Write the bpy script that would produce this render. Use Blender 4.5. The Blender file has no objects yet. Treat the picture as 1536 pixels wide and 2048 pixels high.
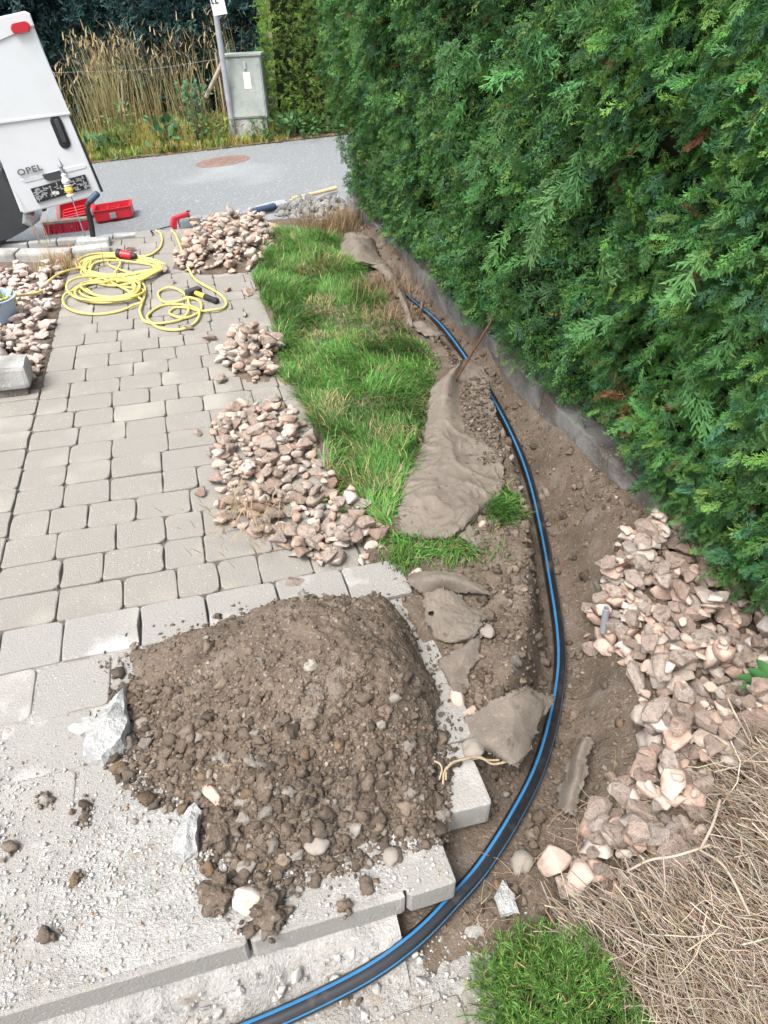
import bpy, bmesh, math, random
import numpy as np
from mathutils import Vector, Matrix

random.seed(7)
rng = np.random.default_rng(7)
scene = bpy.context.scene
col = scene.collection

# ------------------------------------------------------------------ camera
CAM_H, FPX, PITCH = 1.7, 1420.0, math.radians(36.6)      # focal length in pixels of the 1536x2048 photograph
CP, SP = math.cos(PITCH), math.sin(PITCH)
cam = bpy.data.cameras.new('camera')
cam.sensor_fit = 'VERTICAL'
cam.sensor_height = 24.0
cam.sensor_width = 18.0
cam.lens = 24.0 * FPX / 2048.0
cam.clip_start = 0.02
cam.clip_end = 2000.0
cam_o = bpy.data.objects.new('camera', cam)
col.objects.link(cam_o)
cam_o.location = (0, 0, CAM_H)
cam_o.rotation_euler = (math.radians(90) - PITCH, 0, 0)
scene.camera = cam_o

# ------------------------------------------------------------------ world, sun, exposure (bright overcast day)
SUN_EL, SUN_AZ = math.radians(58), math.radians(215)     # azimuth clockwise from +Y: behind the camera, to the left
world = bpy.data.worlds.new('World')
scene.world = world
world.use_nodes = True
wn = world.node_tree
bg = wn.nodes['Background']
sky = wn.nodes.new('ShaderNodeTexSky')
sky.sky_type = 'NISHITA'
sky.sun_disc = False
sky.sun_elevation = SUN_EL
sky.sun_rotation = SUN_AZ
sky.air_density = 1.0
sky.dust_density = 4.0
hs = wn.nodes.new('ShaderNodeHueSaturation')
hs.inputs['Saturation'].default_value = 0.42
wn.links.new(sky.outputs[0], hs.inputs['Color'])
wn.links.new(hs.outputs[0], bg.inputs[0])
bg.inputs[1].default_value = 0.15
sun = bpy.data.lights.new('sun', 'SUN')
sun.energy = 1.5
sun.angle = math.radians(22)
sun.color = (1.0, 0.96, 0.90)
sun_o = bpy.data.objects.new('sun', sun)
col.objects.link(sun_o)
sdir = Vector((math.sin(SUN_AZ) * math.cos(SUN_EL), math.cos(SUN_AZ) * math.cos(SUN_EL), math.sin(SUN_EL)))
sun_o.rotation_euler = sdir.to_track_quat('Z', 'Y').to_euler()
vs = scene.view_settings
vs.view_transform = 'Standard'
vs.look = 'None'
vs.gamma = 1.0
vs.use_curve_mapping = False
vs.exposure = 1.38

# ------------------------------------------------------------------ geometry helpers
def ray(px, py):
    a, b = (px - 768) / FPX, (1024 - py) / FPX
    return np.array([a, CP + b * SP, -SP + b * CP])
CAM = np.array([0, 0, CAM_H])
def G(px, py, z=0.0):                       # point on the level z seen at that place of the photograph
    d = ray(px, py)
    return CAM + d * ((z - CAM_H) / d[2])
def VY(px, py, Y):                          # the same at a known distance ahead
    d = ray(px, py)
    return CAM + d * (Y / d[1])
def PLN(px, py, p0, n):
    d = ray(px, py)
    return CAM + d * (np.dot(p0 - CAM, n) / np.dot(d, n))
def project(P):
    P = np.asarray(P, float) - CAM
    f = P[..., 1] * CP - P[..., 2] * SP
    u = P[..., 1] * SP + P[..., 2] * CP
    return 768 + FPX * P[..., 0] / f, 1024 - FPX * u / f, f
NV = np.array([0.9622, 0.2723, 0.0])        # across the path, to the right
UV = np.array([-0.2723, 0.9622, 0.0])       # along the path, away from the camera
def st(x, y):
    return x * NV[0] + y * NV[1], x * UV[0] + y * UV[1]
def XY(s, t, z=0.0):
    p = NV * s + UV * t
    return np.array([p[0], p[1], z])
YAW = math.atan2(NV[1], NV[0])

_tab = np.random.default_rng(3).random((64, 64, 64)).astype(np.float32)
def vnoise(x, y, z=0.0):
    x, y, z = np.broadcast_arrays(np.asarray(x, float), np.asarray(y, float), np.asarray(z, float))
    xi, yi, zi = np.floor(x).astype(int), np.floor(y).astype(int), np.floor(z).astype(int)
    fx, fy, fz = x - xi, y - yi, z - zi
    fx, fy, fz = fx * fx * (3 - 2 * fx), fy * fy * (3 - 2 * fy), fz * fz * (3 - 2 * fz)
    r = 0
    for i in (0, 1):
        for j in (0, 1):
            for k in (0, 1):
                w = (fx if i else 1 - fx) * (fy if j else 1 - fy) * (fz if k else 1 - fz)
                r = r + w * _tab[(xi + i) & 63, (yi + j) & 63, (zi + k) & 63]
    return r * 2 - 1
def fbm(x, y, z=0.0, o=4, g=0.5):
    r, a, f = 0, 1.0, 1.0
    for i in range(o):
        r = r + a * vnoise(x * f + 17.3 * i, y * f + 5.1 * i, np.asarray(z) * f + 3.7 * i)
        a *= g
        f *= 2.03
    return r
def sstep(a, b, x):
    t = np.clip((x - a) / (b - a), 0, 1)
    return t * t * (3 - 2 * t)
def poly_sd(P, x, y):                       # signed distance to a polygon, positive inside
    x, y = np.asarray(x, float), np.asarray(y, float)
    d = np.full(x.shape, 1e9)
    ins = np.zeros(x.shape, bool)
    n = len(P)
    for i in range(n):
        ax, ay = P[i][0], P[i][1]
        bx, by = P[(i + 1) % n][0], P[(i + 1) % n][1]
        ex, ey = bx - ax, by - ay
        h = np.clip(((x - ax) * ex + (y - ay) * ey) / (ex * ex + ey * ey + 1e-12), 0, 1)
        d = np.minimum(d, np.hypot(x - ax - h * ex, y - ay - h * ey))
        c = ((ay > y) != (by > y))
        with np.errstate(divide='ignore', invalid='ignore'):
            c &= x < (bx - ax) * (y - ay) / (by - ay) + ax
        ins ^= c
    return np.where(ins, d, -d)
def gpoly(pts, z=0.0):
    return [G(px, py, z)[:2] for px, py in pts]
def sample_poly(P, n, weight=None):
    P = np.array(P)
    lo, hi = P.min(0), P.max(0)
    out = []
    got = 0
    while got < n:
        q = lo + rng.random((n * 3, 2)) * (hi - lo)
        sd = poly_sd(P, q[:, 0], q[:, 1])
        k = sd > 0
        if weight is not None:
            k &= rng.random(len(q)) < weight(q[:, 0], q[:, 1], sd)
        q = q[k]
        out.append(q)
        got += len(q)
    return np.concatenate(out)[:n]

def build(name, V, F, mat, parent=None, colors=None, smooth=False, loc=None, matidx=None, mats=None):
    V = np.asarray(V, dtype=np.float32)
    me = bpy.data.meshes.new(name)
    if isinstance(F, np.ndarray):
        k = F.shape[1]
        me.vertices.add(len(V))
        me.vertices.foreach_set('co', V.ravel())
        me.loops.add(F.size)
        me.loops.foreach_set('vertex_index', F.astype(np.int32).ravel())
        me.polygons.add(len(F))
        me.polygons.foreach_set('loop_start', np.arange(0, F.size, k, dtype=np.int32))
        me.polygons.foreach_set('loop_total', np.full(len(F), k, dtype=np.int32))
        me.update(calc_edges=True)
    else:
        me.from_pydata([tuple(v) for v in V], [], F)
        me.update()
    if smooth:
        me.polygons.foreach_set('use_smooth', np.ones(len(me.polygons), bool))
    if colors is not None:
        a = me.color_attributes.new('Col', 'FLOAT_COLOR', 'POINT')
        c = np.ones((len(V), 4), np.float32)
        c[:, :3] = colors
        a.data.foreach_set('color', c.ravel())
    for m in (mats or [mat]):
        me.materials.append(m)
    if matidx is not None:
        me.polygons.foreach_set('material_index', np.asarray(matidx, np.int32))
    o = bpy.data.objects.new(name, me)
    col.objects.link(o)
    if loc is not None:
        o.location = loc
    if parent is not None:
        o.parent = parent
    return o
def tag(o, label=None, cat=None, group=None, kind=None):
    if label: o['label'] = label
    if cat: o['category'] = cat
    if group: o['group'] = group
    if kind: o['kind'] = kind
    return o
def empty(name, loc=(0, 0, 0), label=None, cat=None, group=None):
    o = bpy.data.objects.new(name, None)
    o.empty_display_size = 0.05
    col.objects.link(o)
    o.location = loc
    tag(o, label, cat, group)
    return o
def child(o, parent):                        # o is given in world coordinates, parent is an unrotated Empty
    o.parent = parent
    o.location = Vector(o.location) - Vector(parent.location)
    return o
def bm_obj(name, bm, mat, parent=None, smooth=False):
    me = bpy.data.meshes.new(name)
    bmesh.ops.recalc_face_normals(bm, faces=bm.faces)
    bm.to_mesh(me)
    bm.free()
    if smooth:
        me.polygons.foreach_set('use_smooth', np.ones(len(me.polygons), bool))
    for m in (mat if isinstance(mat, list) else [mat]):
        me.materials.append(m)
    o = bpy.data.objects.new(name, me)
    col.objects.link(o)
    if parent is not None:
        child(o, parent)
    return o
def bm_box(bm, c, size, R=None, bevel=0.0):
    M = Matrix.Translation(Vector(c)) @ ((R if R is not None else Matrix.Identity(3)).to_4x4()) @ Matrix.Diagonal((*size, 1))
    g = bmesh.ops.create_cube(bm, size=1.0, matrix=M)
    if bevel > 0:
        es = list({e for v in g['verts'] for e in v.link_edges})
        bmesh.ops.bevel(bm, geom=es, offset=bevel, segments=2, affect='EDGES', profile=0.6)
def bm_prism(bm, pts, n, thick, bevel=0.0):  # planar outline pushed back along -n
    n = Vector(n)
    top = [bm.verts.new(Vector(p)) for p in pts]
    bot = [bm.verts.new(Vector(p) - n * thick) for p in pts]
    f = bm.faces.new(top)
    bm.faces.new(list(reversed(bot)))
    k = len(pts)
    for i in range(k):
        bm.faces.new((top[i], bot[i], bot[(i + 1) % k], top[(i + 1) % k]))
    if bevel > 0:
        bmesh.ops.bevel(bm, geom=list(f.edges), offset=bevel, segments=2, affect='EDGES', profile=0.6)
def frame(d, up=(0, 0, 1)):
    d = Vector(d).normalized()
    u = Vector(up)
    if abs(d.dot(u)) > 0.98: u = Vector((1, 0, 0))
    x = u.cross(d).normalized()
    return x, d.cross(x).normalized(), d
def bm_cyl(bm, a, b, r1, r2=None, seg=12, caps=True):
    a, b = Vector(a), Vector(b)
    r2 = r1 if r2 is None else r2
    x, y, d = frame(b - a)
    A, B = [], []
    for i in range(seg):
        t = 2 * math.pi * i / seg
        o = x * math.cos(t) + y * math.sin(t)
        A.append(bm.verts.new(a + o * r1))
        B.append(bm.verts.new(b + o * r2))
    for i in range(seg):
        bm.faces.new((A[i], A[(i + 1) % seg], B[(i + 1) % seg], B[i]))
    if caps:
        bm.faces.new(list(reversed(A)))
        bm.faces.new(B)
def bm_lathe(bm, a, d, prof, seg=16):        # prof: (distance along d, radius)
    a = Vector(a)
    x, y, d = frame(d)
    rings = []
    for h, r in prof:
        rings.append([bm.verts.new(a + d * h + (x * math.cos(2 * math.pi * i / seg) + y * math.sin(2 * math.pi * i / seg)) * max(r, 1e-4)) for i in range(seg)])
    for p, q in zip(rings, rings[1:]):
        for i in range(seg):
            bm.faces.new((p[i], p[(i + 1) % seg], q[(i + 1) % seg], q[i]))
    bm.faces.new(list(reversed(rings[0])))
    bm.faces.new(rings[-1])
def catmull(P, per=10):
    P = np.asarray(P, float)
    Q = np.vstack([2 * P[0] - P[1], P, 2 * P[-1] - P[-2]])
    out = []
    for i in range(1, len(Q) - 2):
        a, b, c, d = Q[i - 1], Q[i], Q[i + 1], Q[i + 2]
        for t in np.linspace(0, 1, per, endpoint=False):
            out.append(0.5 * ((2 * b) + (c - a) * t + (2 * a - 5 * b + 4 * c - d) * t * t + (3 * b - a - 3 * c + d) * t ** 3))
    out.append(P[-1])
    return np.array(out)
def resample(C, step):
    L = np.concatenate([[0], np.cumsum(np.linalg.norm(np.diff(C, axis=0), axis=1))])
    n = max(2, int(L[-1] / step))
    q = np.linspace(0, L[-1], n)
    return np.stack([np.interp(q, L, C[:, k]) for k in range(C.shape[1])], 1)
def tube(C, r, seg=8):                       # returns V, quads and the angle index of each quad; angle 0 points up
    C = np.asarray(C, float)
    n = len(C)
    r = np.broadcast_to(np.asarray(r, float), (n,))
    T = np.gradient(C, axis=0)
    T /= np.linalg.norm(T, axis=1, keepdims=True) + 1e-9
    ref = np.tile(np.array([0, 0, 1.0]), (n, 1))
    ref[np.abs(T[:, 2]) > 0.95] = (1, 0, 0)
    X = np.cross(T, ref)
    X /= np.linalg.norm(X, axis=1, keepdims=True) + 1e-9
    Y = np.cross(X, T)
    ang = 2 * np.pi * np.arange(seg) / seg
    V = C[:, None] + r[:, None, None] * (Y[:, None] * np.cos(ang)[None, :, None] + X[:, None] * np.sin(ang)[None, :, None])
    i = np.arange(n - 1)[:, None] * seg
    j = np.arange(seg)[None]
    F = np.stack([i + j, i + (j + 1) % seg, i + seg + (j + 1) % seg, i + seg + j], -1).reshape(-1, 4)
    idx = np.tile(np.arange(seg), n - 1)
    return V.reshape(-1, 3), F, idx
def join(parts):                              # [(V, F, colors or None)] -> one
    Vs, Fs, Cs, o = [], [], [], 0
    for V, F, c in parts:
        Vs.append(V); Fs.append(F + o); o += len(V)
        if c is not None: Cs.append(np.broadcast_to(c, (len(V), 3)))
    return np.concatenate(Vs), np.concatenate(Fs), (np.concatenate(Cs) if Cs else None)
def rand_rot(n, tilt=None):
    if tilt is None:
        q = rng.normal(size=(n, 4))
        q /= np.linalg.norm(q, axis=1, keepdims=True)
    else:
        yaw = rng.random(n) * 2 * np.pi
        ax = rng.random(n) * 2 * np.pi
        th = rng.normal(size=n) * tilt
        q1 = np.stack([np.cos(yaw / 2), 0 * yaw, 0 * yaw, np.sin(yaw / 2)], 1)
        q2 = np.stack([np.cos(th / 2), np.sin(th / 2) * np.cos(ax), np.sin(th / 2) * np.sin(ax), 0 * th], 1)
        w1, x1, y1, z1 = q2.T
        w2, x2, y2, z2 = q1.T
        q = np.stack([w1*w2 - x1*x2 - y1*y2 - z1*z2, w1*x2 + x1*w2 + y1*z2 - z1*y2, w1*y2 - x1*z2 + y1*w2 + z1*x2, w1*z2 + x1*y2 - y1*x2 + z1*w2], 1)
    w, x, y, z = q.T
    return np.stack([1-2*(y*y+z*z), 2*(x*y-z*w), 2*(x*z+y*w), 2*(x*y+z*w), 1-2*(x*x+z*z), 2*(y*z-x*w), 2*(x*z-y*w), 2*(y*z+x*w), 1-2*(x*x+y*y)], 1).reshape(n, 3, 3)
def scatter(variants, pos, R, scale, colors=None, vcol=None):
    """many small copies gathered in one mesh. variants: [(V, F)]; scale (n,) or (n,3)"""
    n = len(pos)
    pick = rng.integers(0, len(variants), n)
    scale = np.asarray(scale, float)
    if scale.ndim == 1: scale = np.repeat(scale[:, None], 3, 1)
    parts = []
    for k, (V, F) in enumerate(variants):
        m = np.where(pick == k)[0]
        if not len(m): continue
        W = np.einsum('nij,nvj->nvi', R[m], V[None] * scale[m][:, None]) + pos[m][:, None]
        FF = F[None] + (np.arange(len(m)) * len(V))[:, None, None]
        c = None
        if colors is not None:
            c = np.repeat(colors[m][:, None], len(V), 1)
            if vcol is not None: c = c * vcol[k][None]
            c = c.reshape(-1, 3)
        parts.append((W.reshape(-1, 3), FF.reshape(-1, F.shape[1]), c))
    return join(parts)
def ico(sub, jit, seed, squash=(1, 1, 1), fq=1.4):
    bm = bmesh.new()
    bmesh.ops.create_icosphere(bm, subdivisions=sub, radius=1.0)
    V = np.array([v.co[:] for v in bm.verts])
    F = np.array([[v.index for v in f.verts] for f in bm.faces])
    bm.free()
    r = 1 + jit * fbm(V[:, 0] * fq + seed * 7.1, V[:, 1] * fq + seed * 3.3, V[:, 2] * fq, o=3)
    return V * r[:, None] * np.array(squash), F
def rock(seed, npt=13, flat=0.72, bev=0.06, elong=1.25):
    r = np.random.default_rng(seed)
    P = r.normal(size=(npt, 3))
    P /= np.linalg.norm(P, axis=1, keepdims=True)
    P *= (0.82 + 0.25 * r.random((npt, 1)))
    P *= np.array([elong, 1.0, flat])
    bm = bmesh.new()
    for p in P: bm.verts.new(p)
    res = bmesh.ops.convex_hull(bm, input=bm.verts)
    junk = [g for g in res['geom_interior'] if isinstance(g, bmesh.types.BMVert)]
    if junk: bmesh.ops.delete(bm, geom=junk, context='VERTS')
    bmesh.ops.dissolve_limit(bm, angle_limit=math.radians(16), verts=bm.verts, edges=bm.edges)
    if bev: bmesh.ops.bevel(bm, geom=list(bm.edges), offset=bev, segments=1, affect='EDGES')
    bmesh.ops.triangulate(bm, faces=bm.faces)
    bm.verts.index_update()
    V = np.array([v.co[:] for v in bm.verts])
    F = np.array([[v.index for v in f.verts] for f in bm.faces])
    bm.free()
    V += 0.035 * np.stack([vnoise(V[:, 0] * 3 + seed, V[:, 1] * 3, V[:, 2] * 3 + k * 9) for k in range(3)], 1)
    return V, F

# ------------------------------------------------------------------ materials
def mat(name, base, rough=0.85, var=0.25, scale=12.0, bump=0.25, bscale=80.0, attr=False, ramp=None, spec=0.3,
        metal=0.0, translucent=0.0, spots=None, detail=6.0):
    m = bpy.data.materials.new(name)
    m.use_nodes = True
    nt = m.node_tree
    N, L = nt.nodes, nt.links
    b = N['Principled BSDF']
    b.inputs['Roughness'].default_value = rough
    b.inputs['Specular IOR Level'].default_value = spec
    b.inputs['Metallic'].default_value = metal
    tc = N.new('ShaderNodeTexCoord')
    if ramp:                                 # each copy gets its own stretch of the pattern
        oj = N.new('ShaderNodeObjectInfo')
        sc_n = N.new('ShaderNodeMath'); sc_n.operation = 'MULTIPLY'; sc_n.inputs[1].default_value = 53.0
        L.new(oj.outputs['Random'], sc_n.inputs[0])
        ad = N.new('ShaderNodeVectorMath'); ad.operation = 'ADD'
        L.new(tc.outputs['Object'], ad.inputs[0]); L.new(sc_n.outputs[0], ad.inputs[1])
        co = ad.outputs[0]
    else:
        co = tc.outputs['Object']
    nz = N.new('ShaderNodeTexNoise')
    nz.inputs['Scale'].default_value = scale
    nz.inputs['Detail'].default_value = detail
    nz.inputs['Roughness'].default_value = 0.65
    L.new(co, nz.inputs['Vector'])
    if attr:
        src = N.new('ShaderNodeAttribute'); src.attribute_name = 'Col'
        c = src.outputs['Color']
    elif ramp:
        oi = N.new('ShaderNodeObjectInfo')
        rp = N.new('ShaderNodeValToRGB')
        rp.color_ramp.interpolation = 'LINEAR'
        e = rp.color_ramp.elements
        while len(e) < len(ramp): e.new(0.5)
        for k, (p, cc) in enumerate(ramp):
            e[k].position = p
            e[k].color = (*cc, 1)
        L.new(oi.outputs['Random'], rp.inputs[0])
        c = rp.outputs[0]
    else:
        rg = N.new('ShaderNodeRGB')
        rg.outputs[0].default_value = (*base, 1)
        c = rg.outputs[0]
    mr = N.new('ShaderNodeMapRange')
    mr.inputs['From Min'].default_value = 0.28
    mr.inputs['From Max'].default_value = 0.72
    mr.inputs['To Min'].default_value = 1 - var
    mr.inputs['To Max'].default_value = 1 + var
    L.new(nz.outputs[0], mr.inputs['Value'])
    mx = N.new('ShaderNodeVectorMath'); mx.operation = 'SCALE'
    L.new(c, mx.inputs[0])
    L.new(mr.outputs[0], mx.inputs['Scale'])
    c = mx.outputs[0]
    for sp in (spots or []):                 # (noise scale, low, high, colour): stains and patches
        n2 = N.new('ShaderNodeTexNoise')
        n2.inputs['Scale'].default_value = sp[0]
        n2.inputs['Detail'].default_value = 5.0
        L.new(co, n2.inputs['Vector'])
        m2 = N.new('ShaderNodeMapRange')
        m2.inputs['From Min'].default_value = sp[1]
        m2.inputs['From Max'].default_value = sp[2]
        L.new(n2.outputs[0], m2.inputs['Value'])
        mi = N.new('ShaderNodeMix'); mi.data_type = 'RGBA'
        L.new(m2.outputs[0], mi.inputs[0])
        L.new(c, mi.inputs[6])
        mi.inputs[7].default_value = (*sp[3], 1)
        c = mi.outputs[2]
    L.new(c, b.inputs['Base Color'])
    if bump > 0:
        n3 = N.new('ShaderNodeTexNoise')
        n3.inputs['Scale'].default_value = bscale
        n3.inputs['Detail'].default_value = 4.0
        L.new(co, n3.inputs['Vector'])
        bp = N.new('ShaderNodeBump')
        bp.inputs['Strength'].default_value = bump
        bp.inputs['Distance'].default_value = 0.01
        n4 = N.new('ShaderNodeTexNoise')
        n4.inputs['Scale'].default_value = bscale * 3.7
        n4.inputs['Detail'].default_value = 2.0
        L.new(co, n4.inputs['Vector'])
        ma = N.new('ShaderNodeMath'); ma.operation = 'MULTIPLY_ADD'
        ma.inputs[1].default_value = 0.45
        L.new(n4.outputs[0], ma.inputs[0])
        L.new(n3.outputs[0], ma.inputs[2])
        L.new(ma.outputs[0], bp.inputs['Height'])
        L.new(bp.outputs[0], b.inputs['Normal'])
    if translucent > 0:
        tr = N.new('ShaderNodeBsdfTranslucent')
        L.new(c, tr.inputs['Color'])
        ms = N.new('ShaderNodeMixShader')
        ms.inputs[0].default_value = translucent
        L.new(b.outputs[0], ms.inputs[1])
        L.new(tr.outputs[0], ms.inputs[2])
        L.new(ms.outputs[0], N['Material Output'].inputs['Surface'])
    return m
M = {}
M['asphalt'] = mat('asphalt', (0.36, 0.385, 0.395), 0.75, 0.14, 1.1, 0.9, 60, spec=.4, spots=[(38, .54, .62, (.50, .52, .525)), (45, .32, .42, (.18, .19, .195)), (.5, .52, .80, (.32, .34, .345))], detail=10)
M['soil'] = mat('soil', (0.134, 0.104, 0.079), 0.97, 0.32, 9, 1.0, 90, spec=.15, spots=[(60, .58, .68, (.20, .168, .138)), (3.4, .52, .68, (.090, .069, .052)), (7, .56, .70, (.185, .155, .127)), (120, .62, .69, (.25, .222, .19))])
M['clod'] = mat('clod', (0, 0, 0), 0.95, 0.28, 45, 0.7, 120, attr=True)
M['sand_joint'] = mat('sand_joint', (0.13, 0.12, 0.105), 0.95, 0.3, 20, 0.5, 90)
M['paver'] = mat('paver', (0, 0, 0), 0.9, 0.18, 7, 0.6, 170, ramp=[(0, (.57, .505, .415)), (.18, (.48, .46, .425)), (.32, (.55, .49, .41)), (.46, (.43, .425, .405)), (.58, (.54, .475, .42)), (.72, (.37, .38, .38)), (.86, (.275, .295, .31)), (1, (.51, .475, .42))],
                 spots=[(130, .60, .68, (.54, .51, .46)), (150, .30, .37, (.25, .235, .21)), (2.6, .54, .74, (.33, .31, .27)), (9, .62, .76, (.29, .265, .225))])
M['landing_paver'] = mat('landing_paver', (0, 0, 0), 0.92, 0.12, 8, 0.6, 150, ramp=[(0, (.42, .405, .375)), (.25, (.34, .345, .345)), (.5, (.42, .39, .36)), (.75, (.39, .375, .35)), (1, (.33, .34, .345))],
                 spots=[(120, .58, .66, (.54, .525, .50)), (140, .30, .37, (.27, .26, .24)), (5, .56, .72, (.48, .47, .445)), (1.7, .57, .77, (.37, .355, .325))])
M['dust'] = mat('dust', (.365, .355, .335), 0.97, 0.16, 10, 1.0, 130, spec=.1, spots=[(6, .52, .70, (.275, .255, .225)), (70, .58, .70, (.24, .225, .20)), (110, .58, .66, (.46, .455, .44)), (2.2, .54, .66, (.41, .40, .38)), (16, .60, .70, (.29, .26, .22))])
M['grit'] = mat('grit', (0, 0, 0), 0.95, 0.10, 90, 0.2, 200, attr=True)
M['concrete'] = mat('concrete', (.34, .34, .325), 0.92, 0.2, 7, 0.6, 110, spots=[(90, .60, .68, (.46, .45, .43)), (5, .55, .72, (.24, .235, .22))])
M['wall_concrete'] = mat('wall_concrete', (.175, .17, .16), 0.93, 0.25, 5, 0.7, 70, spots=[(4, .46, .62, (.105, .09, .075)), (80, .60, .68, (.24, .24, .235)), (14, .58, .70, (.12, .105, .088))])
M['white_stone'] = mat('white_stone', (.36, .362, .355), 0.95, 0.16, 18, 1.0, 90, spec=.1, spots=[(40, .54, .66, (.30, .30, .29)), (90, .60, .66, (.50, .50, .49))])
M['gravel'] = mat('gravel', (0, 0, 0), 0.93, 0.26, 2.2, 1.0, 9, spec=.2, ramp=[(0, (.39, .285, .23)), (.15, (.45, .36, .305)), (.3, (.34, .24, .19)), (.45, (.46, .39, .34)), (.6, (.37, .30, .255)), (.75, (.42, .30, .245)), (.9, (.47, .41, .365)), (1, (.40, .315, .26))],
                  spots=[(1.6, .56, .74, (.40, .345, .295)), (2.4, .56, .70, (.21, .16, .12)), (14, .56, .68, (.25, .20, .16)), (1.1, .62, .76, (.30, .27, .24))])
M['gravel_mass'] = mat('gravel_mass', (0, 0, 0), 0.9, 0.25, 40, 0.5, 120, attr=True)
M['cobble'] = mat('cobble', (.235, .21, .18), 0.85, 0.2, 3, 0.35, 9, spots=[(6, .58, .70, (.31, .285, .245))])
M['felt'] = mat('felt', (.188, .160, .133), 0.98, 0.16, 6, 0.6, 230, spec=.1, spots=[(5, .50, .68, (.135, .112, .091)), (110, .58, .68, (.235, .205, .173)), (14, .58, .70, (.22, .19, .16)), (30, .62, .71, (.105, .085, .067))])
M['pipe'] = mat('pipe_black', (.014, .015, .018), 0.30, 0.15, 20, 0.0, spec=0.5, spots=[(30, .56, .74, (.04, .038, .036)), (7, .60, .74, (.075, .063, .052))])
M['pipe_blue'] = mat('pipe_blue', (.030, .16, .34), 0.32, 0.1, 20, 0.0, spec=0.5, spots=[(7, .62, .76, (.10, .12, .14))])
M['print'] = mat('print', (.11, .11, .11), 0.6, 0.3, 90, 0.0)
M['leaf'] = mat('leaf', (0, 0, 0), 0.62, 0.18, 3, 0.0, attr=True, translucent=0.25, spec=0.35)
M['grass'] = mat('grass', (0, 0, 0), 0.65, 0.15, 3, 0.0, attr=True, translucent=0.35, spec=0.3)
M['twig'] = mat('twig', (0, 0, 0), 0.9, 0.2, 30, 0.0, attr=True)
M['hedge_core'] = mat('hedge_core', (.016, .019, .011), 1.0, 0.5, 6, 0.8, 20, spec=0.0)  # near-black, with the shade inside dense foliage put into the colour
M['bark'] = mat('bark', (.10, .07, .05), 0.95, 0.3, 12, 0.7, 50)
M['verge'] = mat('verge', (.11, .10, .06), 0.97, 0.35, 2.5, 0.6, 30)
M['van_white'] = mat('van_white', (.56, .585, .61), 0.30, 0.05, 1.5, 0.0, spec=0.5, spots=[(3, .56, .80, (.48, .495, .51))])
M['black_plastic'] = mat('black_plastic', (.020, .021, .023), 0.5, 0.15, 6, 0.15, 160)
M['dark_trim'] = mat('dark_trim', (.045, .047, .05), 0.65, 0.2, 4, 0.2, 120)
M['red_lens'] = mat('red_lens', (.42, .02, .035), 0.2, 0.08, 30, 0.0, spec=0.6)
M['chrome'] = mat('chrome', (.16, .16, .165), 0.35, 0.1, 10, 0.0, metal=0.6)
M['steel'] = mat('steel', (.30, .315, .33), 0.5, 0.15, 8, 0.1, 60, metal=0.5)
M['white_paint'] = mat('white_paint', (.58, .58, .565), 0.55, 0.06, 12, 0.05, 80)
M['red_plastic'] = mat('red_plastic', (.46, .016, .028), 0.38, 0.12, 6, 0.05, 90, spec=0.5)
M['red_bristle'] = mat('red_bristle', (.42, .025, .05), 0.7, 0.3, 40, 0.4, 90)
M['wood'] = mat('wood', (.50, .36, .20), 0.7, 0.2, 14, 0.2, 60)
M['grey_wood'] = mat('grey_wood', (.33, .27, .21), 0.85, 0.25, 14, 0.3, 60)
M['yellow_cable'] = mat('yellow_cable', (.56, .465, .14), 0.5, 0.10, 9, 0.0, spec=0.4, spots=[(12, .6, .75, (.52, .43, .18))])
M['yellow_handle'] = mat('yellow_handle', (.76, .52, .08), 0.5, 0.12, 12, 0.1, 60)
M['rust'] = mat('rust', (.085, .042, .028), 0.92, 0.35, 25, 0.6, 120)
M['galv'] = mat('galv', (.36, .375, .40), 0.55, 0.15, 9, 0.1, 50, metal=0.35)
M['cabinet'] = mat('cabinet', (.30, .325, .295), 0.8, 0.18, 4, 0.25, 40, spots=[(7, .55, .72, (.22, .24, .215))])
M['manhole'] = mat('manhole', (.20, .135, .115), 0.85, 0.25, 8, 0.5, 60)
M['pot'] = mat('pot', (.33, .43, .55), 0.45, 0.12, 6, 0.1, 50)
M['rope'] = mat('rope', (.36, .285, .185), 0.95, 0.25, 60, 0.5, 200)
M['blue_tool'] = mat('blue_tool', (.035, .06, .10), 0.5, 0.15, 10, 0.1, 60)
M['tool_grey'] = mat('tool_grey', (.22, .235, .24), 0.55, 0.15, 10, 0.1, 60)
M['sticker'] = mat('sticker', (.62, .60, .50), 0.7, 0.08, 12, 0.0)
M['boulder'] = mat('boulder', (.32, .285, .26), 0.93, 0.25, 6, 0.8, 40, spots=[(7, .55, .70, (.22, .20, .19))])

# ------------------------------------------------------------------ the pipe's course decides the trench
PIPE_PX = [(806, 583, -.14), (828, 605, -.12), (870, 640, -.10), (905, 680, -.09), (945, 737, -.10), (985, 797, -.13), (1030, 885, -.18), (1060, 965, -.215), (1084, 1065, -.235), (1102, 1165, -.24), (1117, 1265, -.235), (1119, 1345, -.21),
           (1103, 1445, -.16), (1073, 1545, -.13), (1022, 1645, -.10), (962, 1738, -.095), (905, 1803, -.095), (840, 1870, -.10), (755, 1935, -.105), (655, 1990, -.11), (530, 2047, -.11), (380, 2105, -.11), (150, 2175, -.115)]
PIPE = resample(catmull([G(*p) for p in PIPE_PX], 12), 0.012)
ps, pt = st(PIPE[:, 0], PIPE[:, 1])

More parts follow.
